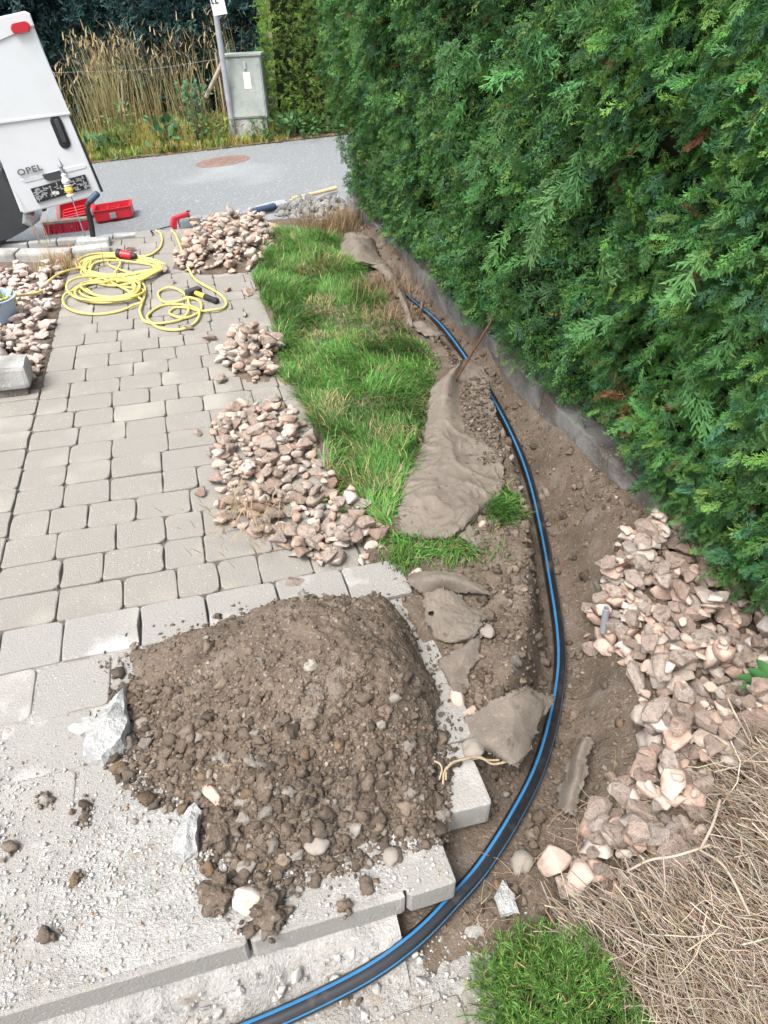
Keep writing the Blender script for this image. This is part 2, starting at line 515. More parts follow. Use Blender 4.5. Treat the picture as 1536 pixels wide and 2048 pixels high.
LAND_T0, LAND_T1 = 0.74, 1.90
def land_right(t):
    return np.where(t < 0.905, 0.385, np.where(t < 1.17, 0.545, 0.585))
def road_z(x, y):
    return -0.20 + 0.10 * (x + 0.35)
LAWN_PX = [(520, 475), (560, 465), (640, 462), (690, 500), (735, 560), (790, 640), (850, 690), (885, 720), (872, 780), (850, 870), (840, 940), (805, 985), (792, 1070), (880, 1090), (960, 1085), (955, 1115),
           (850, 1128), (815, 1150), (802, 1168), (780, 1110), (740, 1045), (650, 1010), (640, 880), (600, 800), (560, 760), (545, 640), (502, 560)]
LAWN = gpoly(LAWN_PX)
PATCH = gpoly([(965, 1020), (1000, 985), (1060, 1000), (1062, 1040), (1000, 1060)])
BED = gpoly([(1225, 1090), (1300, 1050), (1420, 1070), (1560, 1090), (1640, 1200), (1640, 1450), (1500, 1480), (1440, 1560), (1420, 1650), (1330, 1760), (1230, 1815), (1130, 1790), (1150, 1690), (1170, 1600), (1225, 1550), (1290, 1500), (1285, 1380), (1250, 1300), (1190, 1215), (1195, 1130)])

def ground_z(x, y):
    """height of the bare ground: bed of the path, lawn, trench, gravel bed, lower step"""
    x, y = np.asarray(x, float), np.asarray(y, float)
    shp = x.shape
    x, y = x.ravel(), y.ravel()
    s, t = st(x, y)
    # nearest point of the pipe
    step = 6
    A = PIPE[::step]
    best = np.full(len(x), 1e9)
    bi = np.zeros(len(x), int)
    for k in range(len(A)):
        d = (x - A[k, 0]) ** 2 + (y - A[k, 1]) ** 2
        m = d < best
        best[m] = d[m]
        bi[m] = k
    T = np.gradient(A, axis=0)
    T /= np.linalg.norm(T[:, :2], axis=1, keepdims=True)
    lat = -( (x - A[bi, 0]) * T[bi, 1] - (y - A[bi, 1]) * T[bi, 0])      # right-hand side of the course towards the camera
    dist = np.sqrt(best)
    lat = np.sign(lat) * dist
    pz = A[bi, 2]
    n1 = fbm(x * 6, y * 6, 1.3, o=4)
    n2 = fbm(x * 22, y * 22, 4.1, o=3)
    # sides
    zl = np.interp(t, [0.3, 0.70, 0.74, 0.92, 1.05, 1.3, 1.9, 3, 8], [-.165, -.165, -.13, -.11, -.055, .005, .02, .02, .0])
    zr = np.interp(t, [0.2, 0.45, 0.7, 0.95, 1.3, 1.8, 2.2, 3, 4.6, 5.2, 8], [-.165, -.165, -.13, -.05, -.02, -.02, -.06, -.045, -.03, -.02, -.05])
    zr = np.where((t < 0.95), np.maximum(zr, np.interp(s, [0.62, 0.95, 1.3], [-.165, -.03, .02])), zr)
    floor = pz - 0.026
    wl = np.interp(t, [0.7, 1.0, 2.2, 3.2, 8], [.14, .12, .09, .12, .16])
    left = floor + (zl - floor) * sstep(0, 1, (-lat - .046) / wl + 0.05 * n2)
    ww = np.interp(t, [0.5, 1.2, 2.0, 3.0, 8], [.28, .24, .25, .24, .22])
    right = floor + (zr - floor) * sstep(0.18, 1.0, np.clip(lat / ww, 0, 2))
    z = np.where(lat < 0, left, right)
    z = z + (0.012 * n1 + .005 * n2) * sstep(.03, .12, dist) + .0025 * fbm(x * 60, y * 60, 9.0, o=2)
    # beyond the pipe's far end the trench is back-filled
    fill = sstep(4.95, 5.5, t)
    z = z * (1 - fill) + fill * (-.03 - .07 * np.exp(-((s - 1.36) / .16) ** 2) + .012 * n1 + .004 * n2)
    z = z + (t > 1.75) * .05 * sstep(1.42, 1.66, s) * (.5 + .8 * fbm(x * 5, y * 5, 61, o=2)).clip(0, 1.2)
    # under the paving
    pav = sstep(.03, -.02, s - np.where(t > LAND_T1, .47, np.where(t < .95, .20, land_right(t) - 0.07))) * (t > LAND_T0 + .05)
    z = z * (1 - pav) + np.where(t > LAND_T1, -.055, -.085) * pav
    low = (t <= LAND_T0 + .05) & (s < .55)
    z = np.where(low, np.minimum(z, -.165 + .004 * n2 + .03 * sstep(LAND_T0 - .16, LAND_T0 + .02, t)), z)
    # lawn
    lw = sstep(-.06, .05, poly_sd(LAWN, x, y))
    z = z * (1 - lw) + lw * (.015 + .02 * n1)
    # left gravel bed, then the fall towards the road
    lb = (s < -.80)
    z = np.where(lb, np.where(t > 3.72, .0 + .01 * n1, -.055), z)
    end = np.interp(s, [-3, -.9, .5, 1.2, 1.8], [6.1, 6.42, 6.72, 6.9, 7.1])
    f = sstep(0, .25, t - end)
    z = z * (1 - f) + f * (road_z(x, y) - .03)
    # behind the wall under the hedge
    z = np.where(s > 1.70, np.where(t > 1.72, .02, z), z)
    return z.reshape(shp)

# ================================================================== SETTING
# big ground sheet
bm = bmesh.new()
for v in ((-300, -300, -1.9), (300, -300, -1.9), (300, 600, -1.9), (-300, 600, -1.9)): bm.verts.new(v)
bm.faces.new(bm.verts)
tag(bm_obj('ground', bm, M['verge']), kind='structure')

# garden soil
gx = np.arange(-4.2, 2.7, 0.0205)
gy = np.arange(0.0, 7.6, 0.0205)
def grid_mesh(gx, gy, zf):
    X, Y = np.meshgrid(gx, gy, indexing='ij')
    Z = zf(X, Y)
    V = np.stack([X, Y, Z], -1).reshape(-1, 3)
    i = np.arange(len(gx) - 1)[:, None] * len(gy)
    j = np.arange(len(gy) - 1)[None]
    F = np.stack([i + j, i + len(gy) + j, i + len(gy) + j + 1, i + j + 1], -1).reshape(-1, 4)
    return V, F
V, F = grid_mesh(gx, gy, ground_z)
fs, ft = st(V[F[:, 0], 0], V[F[:, 0], 1])
keep = (fs > -2.9) & ~((fs < .30) & (ft > 1.0) & (ft < 6.3) & (fs > -.75))
F = F[keep]
used = np.unique(F)
remap = np.full(len(V), -1); remap[used] = np.arange(len(used))
V, F = V[used], remap[F]
soil_o = tag(build('garden_soil', V, F, M['soil'], smooth=True), kind='structure')

# street, sloping down to the left
rx = np.linspace(-14, 14, 57)
ry = np.linspace(5.9, 12.9, 15)
V, F = grid_mesh(rx, ry, lambda x, y: road_z(x, y) + 0 * y)
fs, ft = st(V[F[:, 2], 0], V[F[:, 2], 1])
tag(build('road', V, F, M['asphalt']), kind='structure')
V, F = grid_mesh(np.linspace(-30, 30, 121), np.linspace(12.7, 40, 60), lambda x, y: road_z(np.clip(x, -9, 9), y) + .03 * fbm(x * 1.5, y * 1.5) + .02 + .035 * (y - 12.7))
tag(build('verge', V, F, M['verge'], smooth=True), kind='structure')

# ------------------------------------------------------------------ pavers
def paver_mesh(name, lx, ly, h, seed, m, cut=0.019):
    r = np.random.default_rng(seed)
    c = []
    for sx, sy in ((1, 1), (-1, 1), (-1, -1), (1, -1)):
        k = cut * (0.5 + r.random())
        a = np.array([sx * (lx / 2), sy * (ly / 2 - k)])
        b = np.array([sx * (lx / 2 - k), sy * (ly / 2)])
        mid = np.array([sx * (lx / 2 - k * .30), sy * (ly / 2 - k * .30)])
        c += [a, mid, b] if sx * sy > 0 else [b, mid, a]
        # a point half-way along the next side, slightly off line
        nx, ny = {(1, 1): (0, 1), (-1, 1): (-1, 0), (-1, -1): (0, -1), (1, -1): (1, 0)}[(sx, sy)]
        c.append(np.array([nx * lx / 2, ny * ly / 2]) + r.normal(size=2) * .0015)
    c = np.array(c) + r.normal(size=(len(c), 2)) * 0.0012
    n = len(c)
    e = 0.0022
    ins = c * (1 - 2 * e / np.array([lx, ly]))
    ins2 = c * (1 - 5 * e / np.array([lx, ly]))
    V = np.vstack([np.c_[c, np.full(n, -h)], np.c_[c, np.full(n, -.0035)], np.c_[ins, np.full(n, -.0005)], np.c_[ins2, r.normal(size=n) * .0003], [[0, 0, r.normal() * .0004]]])
    F = []
    for k in range(3):
        for i in range(n):
            F.append((k * n + i, k * n + (i + 1) % n, (k + 1) * n + (i + 1) % n, (k + 1) * n + i))
    for i in range(n):
        F.append((3 * n + i, 3 * n + (i + 1) % n, 4 * n))
    me = bpy.data.meshes.new(name)
    me.from_pydata([tuple(v) for v in V], [], F)
    me.materials.append(m)
    return me
def lay(parent, meshes, lx, s, t, z, rng_=random):
    o = bpy.data.objects.new('paver', rng_.choice(meshes[lx]))
    col.objects.link(o)
    o.parent = parent
    p = XY(s, t, z + rng_.gauss(0, .0015))
    o.location = p
    o.rotation_euler = (rng_.gauss(0, .006), rng_.gauss(0, .006), YAW + rng_.gauss(0, .006) + rng_.choice((0, math.pi)))
    return o
# bedding sheet of the path
def sheet(name, pts, z, m, kind='structure'):
    bm = bmesh.new()
    bm.faces.new([bm.verts.new((p[0], p[1], z)) for p in pts])
    return tag(bm_obj(name, bm, m), kind=kind)
path = sheet('path', [XY(-2.3, 1.85), XY(.50, 1.85), XY(.56, 6.72), XY(-.25, 6.66), XY(-.81, 6.42), XY(-.81, 3.72), XY(-2.3, 3.72)], -.016, M['sand_joint'])
PITCH_T = 0.1688
pm = {w: [paver_mesh('paver', w - .0045, PITCH_T - .0045, .06, 10 * i + j, M['paver']) for j in range(4)] for i, w in enumerate((.145, .185, .215, .25))}
rr = random.Random(5)
row = 0
t0 = LAND_T1 + PITCH_T / 2 + .012
while True:
    t = t0 + row * PITCH_T
    if t > 6.62: break
    s = -.81
    prev = None
    while s < .52:
        w = rr.choices((.145, .185, .215, .25), (2.4, 3, 3, 1.2))[0]
        if s + w > .60: w = .145
        sc = s + w / 2
        if t < 6.42 + (sc + .81) * .31:
            lay(path, pm, w, sc, t, 0.0, rr)
        s += w
    if t < 3.70:                              # paved corner left of the straight joint
        s = -.81
        while s > -1.75:
            w = rr.choices((.145, .185, .215), (1, 3, 3))[0]
            lay(path, pm, w, s - w / 2 - .004, t + .03, 0.0, rr)
            s -= w
    row += 1
# the landing of larger blocks
landing = sheet('landing', [XY(-2.2, LAND_T0 + .03), XY(.36, LAND_T0 + .03), XY(.36, .93), XY(.53, .93), XY(.57, LAND_T1), XY(-2.2, LAND_T1)], -.012, M['sand_joint'])
LROWS = [(0.74, .165), (.905, .20), (1.105, .20), (1.305, .20), (1.505, .20), (1.705, .192)]
rr = random.Random(11)
for i, (a, d) in enumerate(LROWS):
    ms = {w: [paver_mesh('paver', w - .005, d - .005, .085, 300 + 10 * i + j * 3 + int(w * 100), M['landing_paver'], cut=.014) for j in range(2)] for w in (.19, .215, .24)}
    s = float(land_right(np.array(a + d / 2))) + .005
    if i == 0:
        for w in (.125, .365, .62, .62, .62):
            mm = {w: [paver_mesh('paver', w - .005, d - .004, .075, 900 + int(w * 100), M['landing_paver'], cut=.010)]}
            lay(landing, mm, w, s - w / 2, a + d / 2, .010, rr).rotation_euler = (0, 0, YAW)
            s -= w
        continue
    while s > -1.9:
        w = rr.choice((.19, .215, .24)) if s > 0.5 or i else .24
        lay(landing, ms, w, s - w / 2, a + d / 2, 0.010 + (0.006 if i == 5 else 0), rr)
        s -= w
# foundation under the landing's front
V, F = grid_mesh(np.linspace(-2.1, .24, 170), np.linspace(.58, .80, 26), lambda s, t: -.165 + .10 * sstep(.60, .765, t + .02 * fbm(s * 7, t * 7)) + .008 * fbm(s * 25, t * 25, 3))
V = V[:, :1] * NV[None] + V[:, 1:2] * UV[None] + np.array([[0, 0, 1]]) * V[:, 2:3]
child(build('footing', V, F, M['dust'], smooth=True), landing)
# lower step with its own pavers
step_low = sheet('lower_step', [XY(-2.1, .0), XY(.52, .0), XY(.56, .46), XY(-2.1, .46)], -.162, M['sand_joint'])
ms = {w: [paver_mesh('paver', w - .006, .20, .05, 700 + j + int(w * 100), M['paver'], cut=.012) for j in range(2)] for w in (.20, .24)}
c0 = G(1010, 1985, -.15)
s0, t0_ = st(c0[0], c0[1])
for r_ in range(2):
    s = s0 + .10
    for k in range(5):
        w = (.20, .24)[(k + r_) % 2]
        lay(step_low, ms, w, s - w / 2, t0_ - .07 - .207 * r_, -.150, rr)
        s -= w
# powder and sand lying on the lower step
V, F = grid_mesh(np.linspace(-2.0, .64, 220), np.linspace(.05, .70, 74), lambda s, t: -.158 + .016 * sstep(-.1, .5, fbm(s * 5, t * 5, 2) + 4.0 * (t - .52)) + .004 * fbm(s * 30, t * 30, 7) - .05 * sstep(.36, .60, s + .10 * fbm(s * 6, t * 6, 9)))
V = V[:, :1] * NV[None] + V[:, 1:2] * UV[None] + np.array([[0, 0, 1]]) * V[:, 2:3]
child(build('powder', V, F, M['dust'], smooth=True), step_low)

# fine cement dust drifted over the landing
def dust_z(s, t):
    m = .95 * sstep(1.55, 1.05, t + .45 * (s + .35) ** 2 * np.sign(s + .35)) * sstep(.42, .18, s) - .25
    return .0065 + .009 * np.clip(m + .42 * fbm(s * 3.2, t * 3.2, 5, o=5) , -.6, .8) + .0012 * fbm(s * 60, t * 60, 1)
V, F = grid_mesh(np.linspace(-1.8, .365, 250), np.linspace(.757, 1.72, 120), dust_z)
V = V[:, :1] * NV[None] + V[:, 1:2] * UV[None] + np.array([[0, 0, 1]]) * V[:, 2:3]
tag(build('cement_dust', V, F, M['dust'], smooth=True), 'pale cement dust drifted over the landing blocks', 'dust', kind='stuff')

# ------------------------------------------------------------------ wall under the hedge
wall = empty('retaining_wall', XY(1.66, 4.2, 0), 'low weathered concrete edging wall along the foot of the hedge', 'wall')
t = 1.66
rr = random.Random(3)
k = 0
while t < 6.75:
    L = rr.uniform(.55, .75)
    bm = bmesh.new()
    bm_box(bm, XY(1.72 + rr.uniform(-.006, .006), t + L / 2, -.165 + rr.uniform(-.016, .012)), (.12, L - .008, .44), Matrix.Rotation(YAW, 3, 'Z'), .012)
    bmesh.ops.subdivide_edges(bm, edges=[e for e in bm.edges if e.calc_length() > .2], cuts=7, use_grid_fill=True)
    for v in bm.verts:
        q = v.co
        v.co += Vector((vnoise(q.x * 14, q.y * 14, q.z * 14), vnoise(q.x * 14 + 9, q.y * 14, q.z * 14), vnoise(q.x * 14, q.y * 14 + 9, q.z * 14))) * .011
    bm_obj('wall_block', bm, M['wall_concrete'], wall)
    t += L
    k += 1
bm = bmesh.new()                             # end post by the street
bm_box(bm, XY(1.70, 6.70, .03), (.16, .14, .62), Matrix.Rotation(YAW, 3, 'Z'), .015)
bm_obj('end_post', bm, M['wall_concrete'], wall)

# ------------------------------------------------------------------ soil heap on the landing
HEAP_PX = [(238, 1335), (262, 1295), (340, 1278), (420, 1262), (500, 1232), (640, 1222), (790, 1212), (838, 1270), (872, 1380), (893, 1450), (872, 1560), (862, 1660), (760, 1692), (650, 1725), (560, 1755), (455, 1755), (408, 1700), (402, 1620), (310, 1590), (250, 1530), (255, 1450)]
HEAP = gpoly(HEAP_PX, .012)
def heap_z(x, y):
    sd = poly_sd(HEAP, x, y)
    pk = G(660, 1275, .20)
    r2 = ((x - pk[0]) ** 2 + (y - pk[1]) ** 2)
    rr_ = np.sqrt(r2 + .004) * (1 + .12 * fbm(x * 4, y * 4, 71, o=2))
    cone = np.clip(.255 - .46 * rr_, 0, 1)
    cone = cone - .25 * np.clip(cone - .17, 0, 1)
    h = (.040 + cone) * (1 - np.exp(-np.clip(sd + .020 * fbm(x * 11, y * 11, 77), 0, 1) / .055))
    n = fbm(x * 9, y * 9, 2.2, o=5)
    n2 = fbm(x * 40, y * 40, 8.2, o=4, g=.6)
    return .004 + h + (.020 * n + .0105 * n2) * sstep(-.03, .1, sd) - .03 * sstep(.03, -.06, sd + .02 * n)
HP = np.array(HEAP)
V, F = grid_mesh(np.arange(HP[:, 0].min() - .08, HP[:, 0].max() + .08, .0045), np.arange(HP[:, 1].min() - .08, HP[:, 1].max() + .08, .0045), heap_z)
F = F[poly_sd(HEAP, V[F[:, 0], 0], V[F[:, 0], 1]) > -.035]
def soil_cols(n, pebble=.05):
    c = np.array([.134, .104, .079]) * (1 + .24 * rng.normal(size=(n, 1))).clip(.5, 1.7)
    red = rng.random(n) < .05
    c[red] = np.array([.145, .10, .063]) * (1 + .15 * rng.normal(size=(red.sum(), 1)))
    pale = rng.random(n) < pebble
    c[pale] = np.array([.225, .20, .172]) * (1 + .15 * rng.normal(size=(pale.sum(), 1)))
    return c.clip(.03, .5)
CL = [ico(2, .62, k, (1, .85, .7), 2.1) for k in range(8)]
CS = [ico(1, .60, 20 + k, (1, .85, .7), 1.8) for k in range(8)]
oc = np.array([[1, 0, 0], [-1, 0, 0], [0, 1, 0], [0, -1, 0], [0, 0, 1], [0, 0, -1.]])
of = np.array([[0, 2, 4], [2, 1, 4], [1, 3, 4], [3, 0, 4], [2, 0, 5], [1, 2, 5], [3, 1, 5], [0, 3, 5]])
OCT = [(oc * (1 + .3 * np.random.default_rng(k).normal(size=(6, 1))), of) for k in range(6)]
heap_o = build('soil_heap', V, F, M['soil'], smooth=True)
tag(heap_o, 'mound of crumbly brown excavated soil on the paved landing', 'soil', kind='stuff')
HEAPX = [(p[0] + (p[0] - HP[:, 0].mean()) * .10, p[1] + (p[1] - HP[:, 1].mean()) * .10) for p in HP]
def heap_w(x, y, sd):
    front = sstep(.22, -.18, (x + .15) * .2 + (y - 1.22))
    return .13 + .87 * front
q = sample_poly(HEAPX, 9000, heap_w)
r = .0016 + .0075 * rng.random(len(q)) ** 3.2
z = np.maximum(heap_z(q[:, 0], q[:, 1]), .012)
A1 = scatter(CS, np.c_[q, z + r * .2], rand_rot(len(q)), r, soil_cols(len(q)) * (1 + .28 * fbm(q[:, 0] * 5, q[:, 1] * 5, 70)[:, None]))
q = sample_poly(HEAPX, 900, lambda x, y, sd: heap_w(x, y, sd) ** 2 * np.where(sd < .2, 1, .5))
r = .007 + .015 * rng.random(len(q)) ** 3.0
z = np.maximum(heap_z(q[:, 0], q[:, 1]), .012)
A2 = scatter(CL, np.c_[q, z + r * .15], rand_rot(len(q)), r, soil_cols(len(q), .12) * (.92 + .28 * fbm(q[:, 0] * 5, q[:, 1] * 5, 70)[:, None]))
big_poly = [tuple(G(px, py, .01)[:2]) for px, py in ((150, 1400), (230, 1260), (520, 1190), (800, 1180), (880, 1330), (900, 1500), (890, 1700), (640, 1830), (420, 1810), (280, 1700), (130, 1640))]
q = sample_poly(big_poly, 3000, lambda x, y, sd: np.exp(np.minimum(poly_sd(HEAP, x, y), 0) / .045))
out_ = poly_sd(HEAP, q[:, 0], q[:, 1]) < .01
q = q[out_]
ss_, tt_ = st(q[:, 0], q[:, 1])
q = q[ss_ < land_right(tt_) - .01]
r = .0015 + .009 * rng.random(len(q)) ** 4
A3 = scatter(CS, np.c_[q, .0125 + r * .3], rand_rot(len(q)), r, soil_cols(len(q)))
V, F, C = join([A1, A2, A3])
o = child(build('crumbs', V, F, M['clod'], colors=C), heap_o); o['kind'] = 'stuff'

# crumbs and pebbles in the trench and on its banks
def band(n, t0, t1, off0, off1):
    i = rng.integers(0, len(PIPE), n * 3)
    i = i[(pt[i] > t0) & (pt[i] < t1)][:n]
    T = np.gradient(PIPE, axis=0)[i][:, :2]
    T /= np.linalg.norm(T, axis=1, keepdims=True)
    nr = np.c_[-T[:, 1], T[:, 0]]             # right-hand side when looking along the path
    off = off0 + rng.random(len(i)) * (off1 - off0)
    return PIPE[i, :2] + nr * off[:, None]
q = np.concatenate([band(3600, .95, 2.1, -.42, -.05), band(4800, 1.0, 4.9, .03, .42), band(1200, 2.0, 4.9, -.2, -.05), band(2400, .70, 1.2, .03, .5), band(1300, .74, 1.2, -.3, -.05)])
s_, t_ = st(q[:, 0], q[:, 1])
ok = (s_ < 1.64) & ((s_ > land_right(t_) + .012) | (t_ > LAND_T1)) & (poly_sd(LAWN, q[:, 0], q[:, 1]) < 0)
q = q[ok]
far = sample_poly([XY(1.2, 4.8)[:2], XY(1.62, 4.8)[:2], XY(1.64, 6.5)[:2], XY(1.3, 6.5)[:2]], 500)
q = np.concatenate([q, far])
r = .0018 + .011 * rng.random(len(q)) ** 4.5
A1 = scatter(CS, np.c_[q, ground_z(q[:, 0], q[:, 1]) + r * .3], rand_rot(len(q)), r, soil_cols(len(q)))
k = rng.random(len(q)) < .05
q2 = q[k]
r = .012 + .015 * rng.random(len(q2)) ** 2
A2 = scatter(CL, np.c_[q2, ground_z(q2[:, 0], q2[:, 1]) + r * .25], rand_rot(len(q2)), r, soil_cols(len(q2)))
V, F, C = join([A1, A2])
tag(build('trench_crumbs', V, F, M['clod'], colors=C), 'loose soil crumbs and pebbles lining the trench', 'soil', kind='stuff')

# white grit on the landing and the lower step
q = np.c_[rng.uniform(-1.25, .38, 24000), rng.uniform(.75, 1.62, 24000)]
w = sstep(1.55, .95, q[:, 1] + .45 * (q[:, 0] + .35) ** 2 * np.sign(q[:, 0] + .35)) * (.25 + .75 * sstep(-.2, .5, fbm(q[:, 0] * 4, q[:, 1] * 4, 9)))
q = q[rng.random(len(q)) < w]
x, y = q[:, 0] * NV[0] + q[:, 1] * UV[0], q[:, 0] * NV[1] + q[:, 1] * UV[1]
r = .0012 + .0055 * rng.random(len(q)) ** 3.2
z = np.maximum(dust_z(q[:, 0], q[:, 1]), .012) + r * .4
cc = np.array([.43, .425, .41]) * (1 + .12 * rng.normal(size=(len(q), 1)))
br = rng.random(len(q)) < .10
cc[br] = np.array([.30, .22, .15])
A1 = scatter(OCT, np.c_[x, y, z], rand_rot(len(q)), r, cc.clip(.05, .8))
q = np.c_[rng.uniform(-1.0, .62, 2600), rng.uniform(.2, .72, 2600)]
x, y = q[:, 0] * NV[0] + q[:, 1] * UV[0], q[:, 0] * NV[1] + q[:, 1] * UV[1]
r = .0015 + .006 * rng.random(len(q)) ** 4
cc = np.array([.37, .36, .345]) * (1 + .15 * rng.normal(size=(len(q), 1)))
br = rng.random(len(q)) < .2
cc[br] = np.array([.24, .18, .13])
A2 = scatter(OCT, np.c_[x, y, np.maximum(ground_z(x, y), -.15) + r * .4], rand_rot(len(q)), r, cc.clip(.05, .8))
V, F, C = join([A1, A2])
tag(build('white_grit', V, F, M['grit'], colors=C), 'white concrete grit strewn over landing and lower step', 'grit', kind='stuff')

# ------------------------------------------------------------------ gravel: dropped stone by stone onto a height grid
ROCKS = [rock(100 + k, npt=13 + k % 7, flat=.60 + .05 * (k % 5), elong=1.1 + .10 * (k % 5), bev=.05) for k in range(26)]
ROCK_ME = []
for k, (V, F) in enumerate(ROCKS):
    me = bpy.data.meshes.new('gravel_stone')
    bm = bmesh.new()
    vs_ = [bm.verts.new(v) for v in V]
    for f in F: bm.faces.new([vs_[i] for i in f])
    bmesh.ops.subdivide_edges(bm, edges=bm.edges, cuts=1, use_grid_fill=True)
    for v in bm.verts:
        c_ = v.co
        v.co += Vector([.07 * float(vnoise(c_.x * 2.6 + k, c_.y * 2.6 + 5 * a, c_.z * 2.6)) + .03 * float(vnoise(c_.x * 7 + k, c_.y * 7 + 5 * a, c_.z * 7)) for a in range(3)])
    bm.to_mesh(me); bm.free()
    me.materials.append(M['gravel'])
    ROCK_ME.append(me)
ALL_STONES = []
def drop(cluster, pts, n, rmin, rmax, base, weight=None, tilt=.35, order=None):
    g = .010
    P = np.array(pts)
    lo, hi = P.min(0) - .12, P.max(0) + .12
    gx, gy = np.arange(lo[0], hi[0], g), np.arange(lo[1], hi[1], g)
    X, Y = np.meshgrid(gx, gy, indexing='ij')
    Z = base(X, Y)
    q = sample_poly(pts, n, weight)
    R = rand_rot(n, tilt)
    first = len(ALL_STONES)
    for k in range(n):
        r = rmin + (rmax - rmin) * random.random() ** 1.6
        v = random.randrange(len(ROCKS))
        W = ROCKS[v][0] @ R[k].T * r
        hz = -W[:, 2].min()
        fr = .80 * r
        i0, i1 = int((q[k, 0] - fr - lo[0]) / g), int((q[k, 0] + fr - lo[0]) / g) + 1
        j0, j1 = int((q[k, 1] - fr - lo[1]) / g), int((q[k, 1] + fr - lo[1]) / g) + 1
        i0, j0 = max(i0, 0), max(j0, 0)
        sub = Z[i0:i1, j0:j1]
        d2 = ((X[i0:i1, j0:j1] - q[k, 0]) ** 2 + (Y[i0:i1, j0:j1] - q[k, 1]) ** 2) / fr ** 2
        m = d2 < 1
        if not m.any(): continue
        zb = np.percentile(sub[m], 62)
        zc = zb + hz * .82
        top = W[:, 2].max()
        np.copyto(sub, np.maximum(sub, zc + top * np.sqrt(np.clip(1 - d2, 0, 1)) * .9), where=m)
        ALL_STONES.append(dict(c=cluster, p=np.array([q[k, 0], q[k, 1], zc]), R=R[k], r=r, v=v, top=zc + top * .9, ij=(min(int((q[k, 0] - lo[0]) / g), X.shape[0] - 1), min(int((q[k, 1] - lo[1]) / g), X.shape[1] - 1))))
    for s_ in ALL_STONES[first:]:
        s_['vis'] = Z[s_['ij']] <= s_['top'] + .004
def flat0(x, y): return 0 * x + .002
def lumpy(pts, h, fall):                       # a heap is lumped up on a core of small debris
    return lambda x, y: h * sstep(0, fall, poly_sd(pts, x, y)) + .002
CLUSTERS = {
    'bed': ('angular pinkish-beige gravel stone in the bed between trench and dry shrub', 'stones of the gravel bed right of the trench'),
    'near': ('angular tan gravel stone in the heap spilling against the landing blocks', 'stones of the gravel heap on the paving nearest the landing'),
    'mid': ('angular tan gravel stone in the small heap halfway along the lawn edge', 'stones of the small middle gravel heap'),
    'far': ('angular tan gravel stone in the tall heap at the street end of the path', 'stones of the gravel heap by the street'),
    'left': ('angular pale pink gravel stone in the bed around the blue pot', 'stones of the gravel bed left of the path'),
}
H3 = gpoly([(425, 865), (462, 820), (600, 820), (630, 880), (650, 965), (720, 1010), (775, 1080), (765, 1105), (720, 1130), (600, 1135), (565, 1100), (490, 1060), (428, 1050), (435, 950)])
H2 = gpoly([(432, 700), (470, 672), (560, 680), (572, 730), (540, 768), (490, 768), (445, 742)])
H1 = gpoly([(338, 540), (352, 505), (385, 468), (430, 450), (545, 448), (565, 475), (540, 505), (505, 548), (400, 552)])
LB = [XY(-.83, 3.86)[:2], XY(-.83, 5.92)[:2], XY(-1.95, 5.72)[:2], XY(-1.95, 3.9)[:2]]
drop('bed', BED, 1000, .015, .044, ground_z, tilt=.25)
drop('near', H3, 400, .016, .043, lumpy(H3, .004, .10), tilt=.28)
drop('mid', H2, 130, .018, .044, lumpy(H2, .02, .12), lambda x, y, sd: np.clip(sd / .12, .25, 1))
drop('far', H1, 460, .020, .046, lumpy(H1, .085, .22), lambda x, y, sd: np.clip(sd / .12, .35, 1))
drop('left', LB, 900, .018, .046, ground_z, tilt=.25)
# single stones lying on the paving
LOOSE = [(455, 582, .035, 'beside the hammer'), (497, 590, .045, 'just right of the hammer handle'), (378, 660, .032, 'touching the lowest loop of yellow cable'), (262, 503, .036, 'behind the red connector'),
         (490, 632, .026, 'midway between hammer and small gravel heap'), (420, 682, .034, 'left of the small gravel heap'), (398, 868, .030, 'uppermost left of the near heap'), (402, 988, .032, 'lowest left of the near heap'),
         (425, 910, .030, 'pale one left of the near heap'), (442, 765, .036, 'flat one before the small heap'), (512, 582, .022, 'smallest one near hammer and lawn'), (590, 1172, .034, 'dark one near the soil mound'),
         (345, 568, .030, 'inside the right side of the cable coil'), (265, 570, .034, 'inside the cable coil, upright'), (330, 545, .036, 'on the rim of the cable coil')]
for px, py, r, where in LOOSE:
    v = random.randrange(len(ROCKS))
    R = rand_rot(1, .3)[0]
    W = ROCKS[v][0] @ R.T * r
    p = G(px, py, .0)
    p[2] = -W[:, 2].min() - .002
    o = bpy.data.objects.new('gravel_stone', ROCK_ME[v])
    col.objects.link(o)
    o.matrix_world = Matrix.Translation(p) @ Matrix(R.tolist()).to_4x4() @ Matrix.Scale(r, 4)
    tag(o, 'single tan gravel stone lying on the paving, ' + where, 'stone', 'loose gravel stones on the paving')
def gravel_cols(n):
    pal = np.array([(.41, .295, .235), (.46, .36, .30), (.31, .225, .175), (.42, .355, .305), (.33, .27, .225), (.38, .27, .215), (.42, .37, .325), (.30, .265, .23)])
    return (pal[rng.integers(0, len(pal), n)] * (1 + .10 * rng.normal(size=(n, 1)))).clip(.1, .7)
for s_ in ALL_STONES:
    px, py, f = project(s_['p'])
    s_['size'] = s_['r'] / f if (s_['vis'] and -10 < px < 1546 and -10 < py < 2058 and f > 0) else 0
rank = sorted(range(len(ALL_STONES)), key=lambda i: -ALL_STONES[i]['size'])
single = set(i for i in rank[:285] if ALL_STONES[i]['size'] > 0)
rest = {}
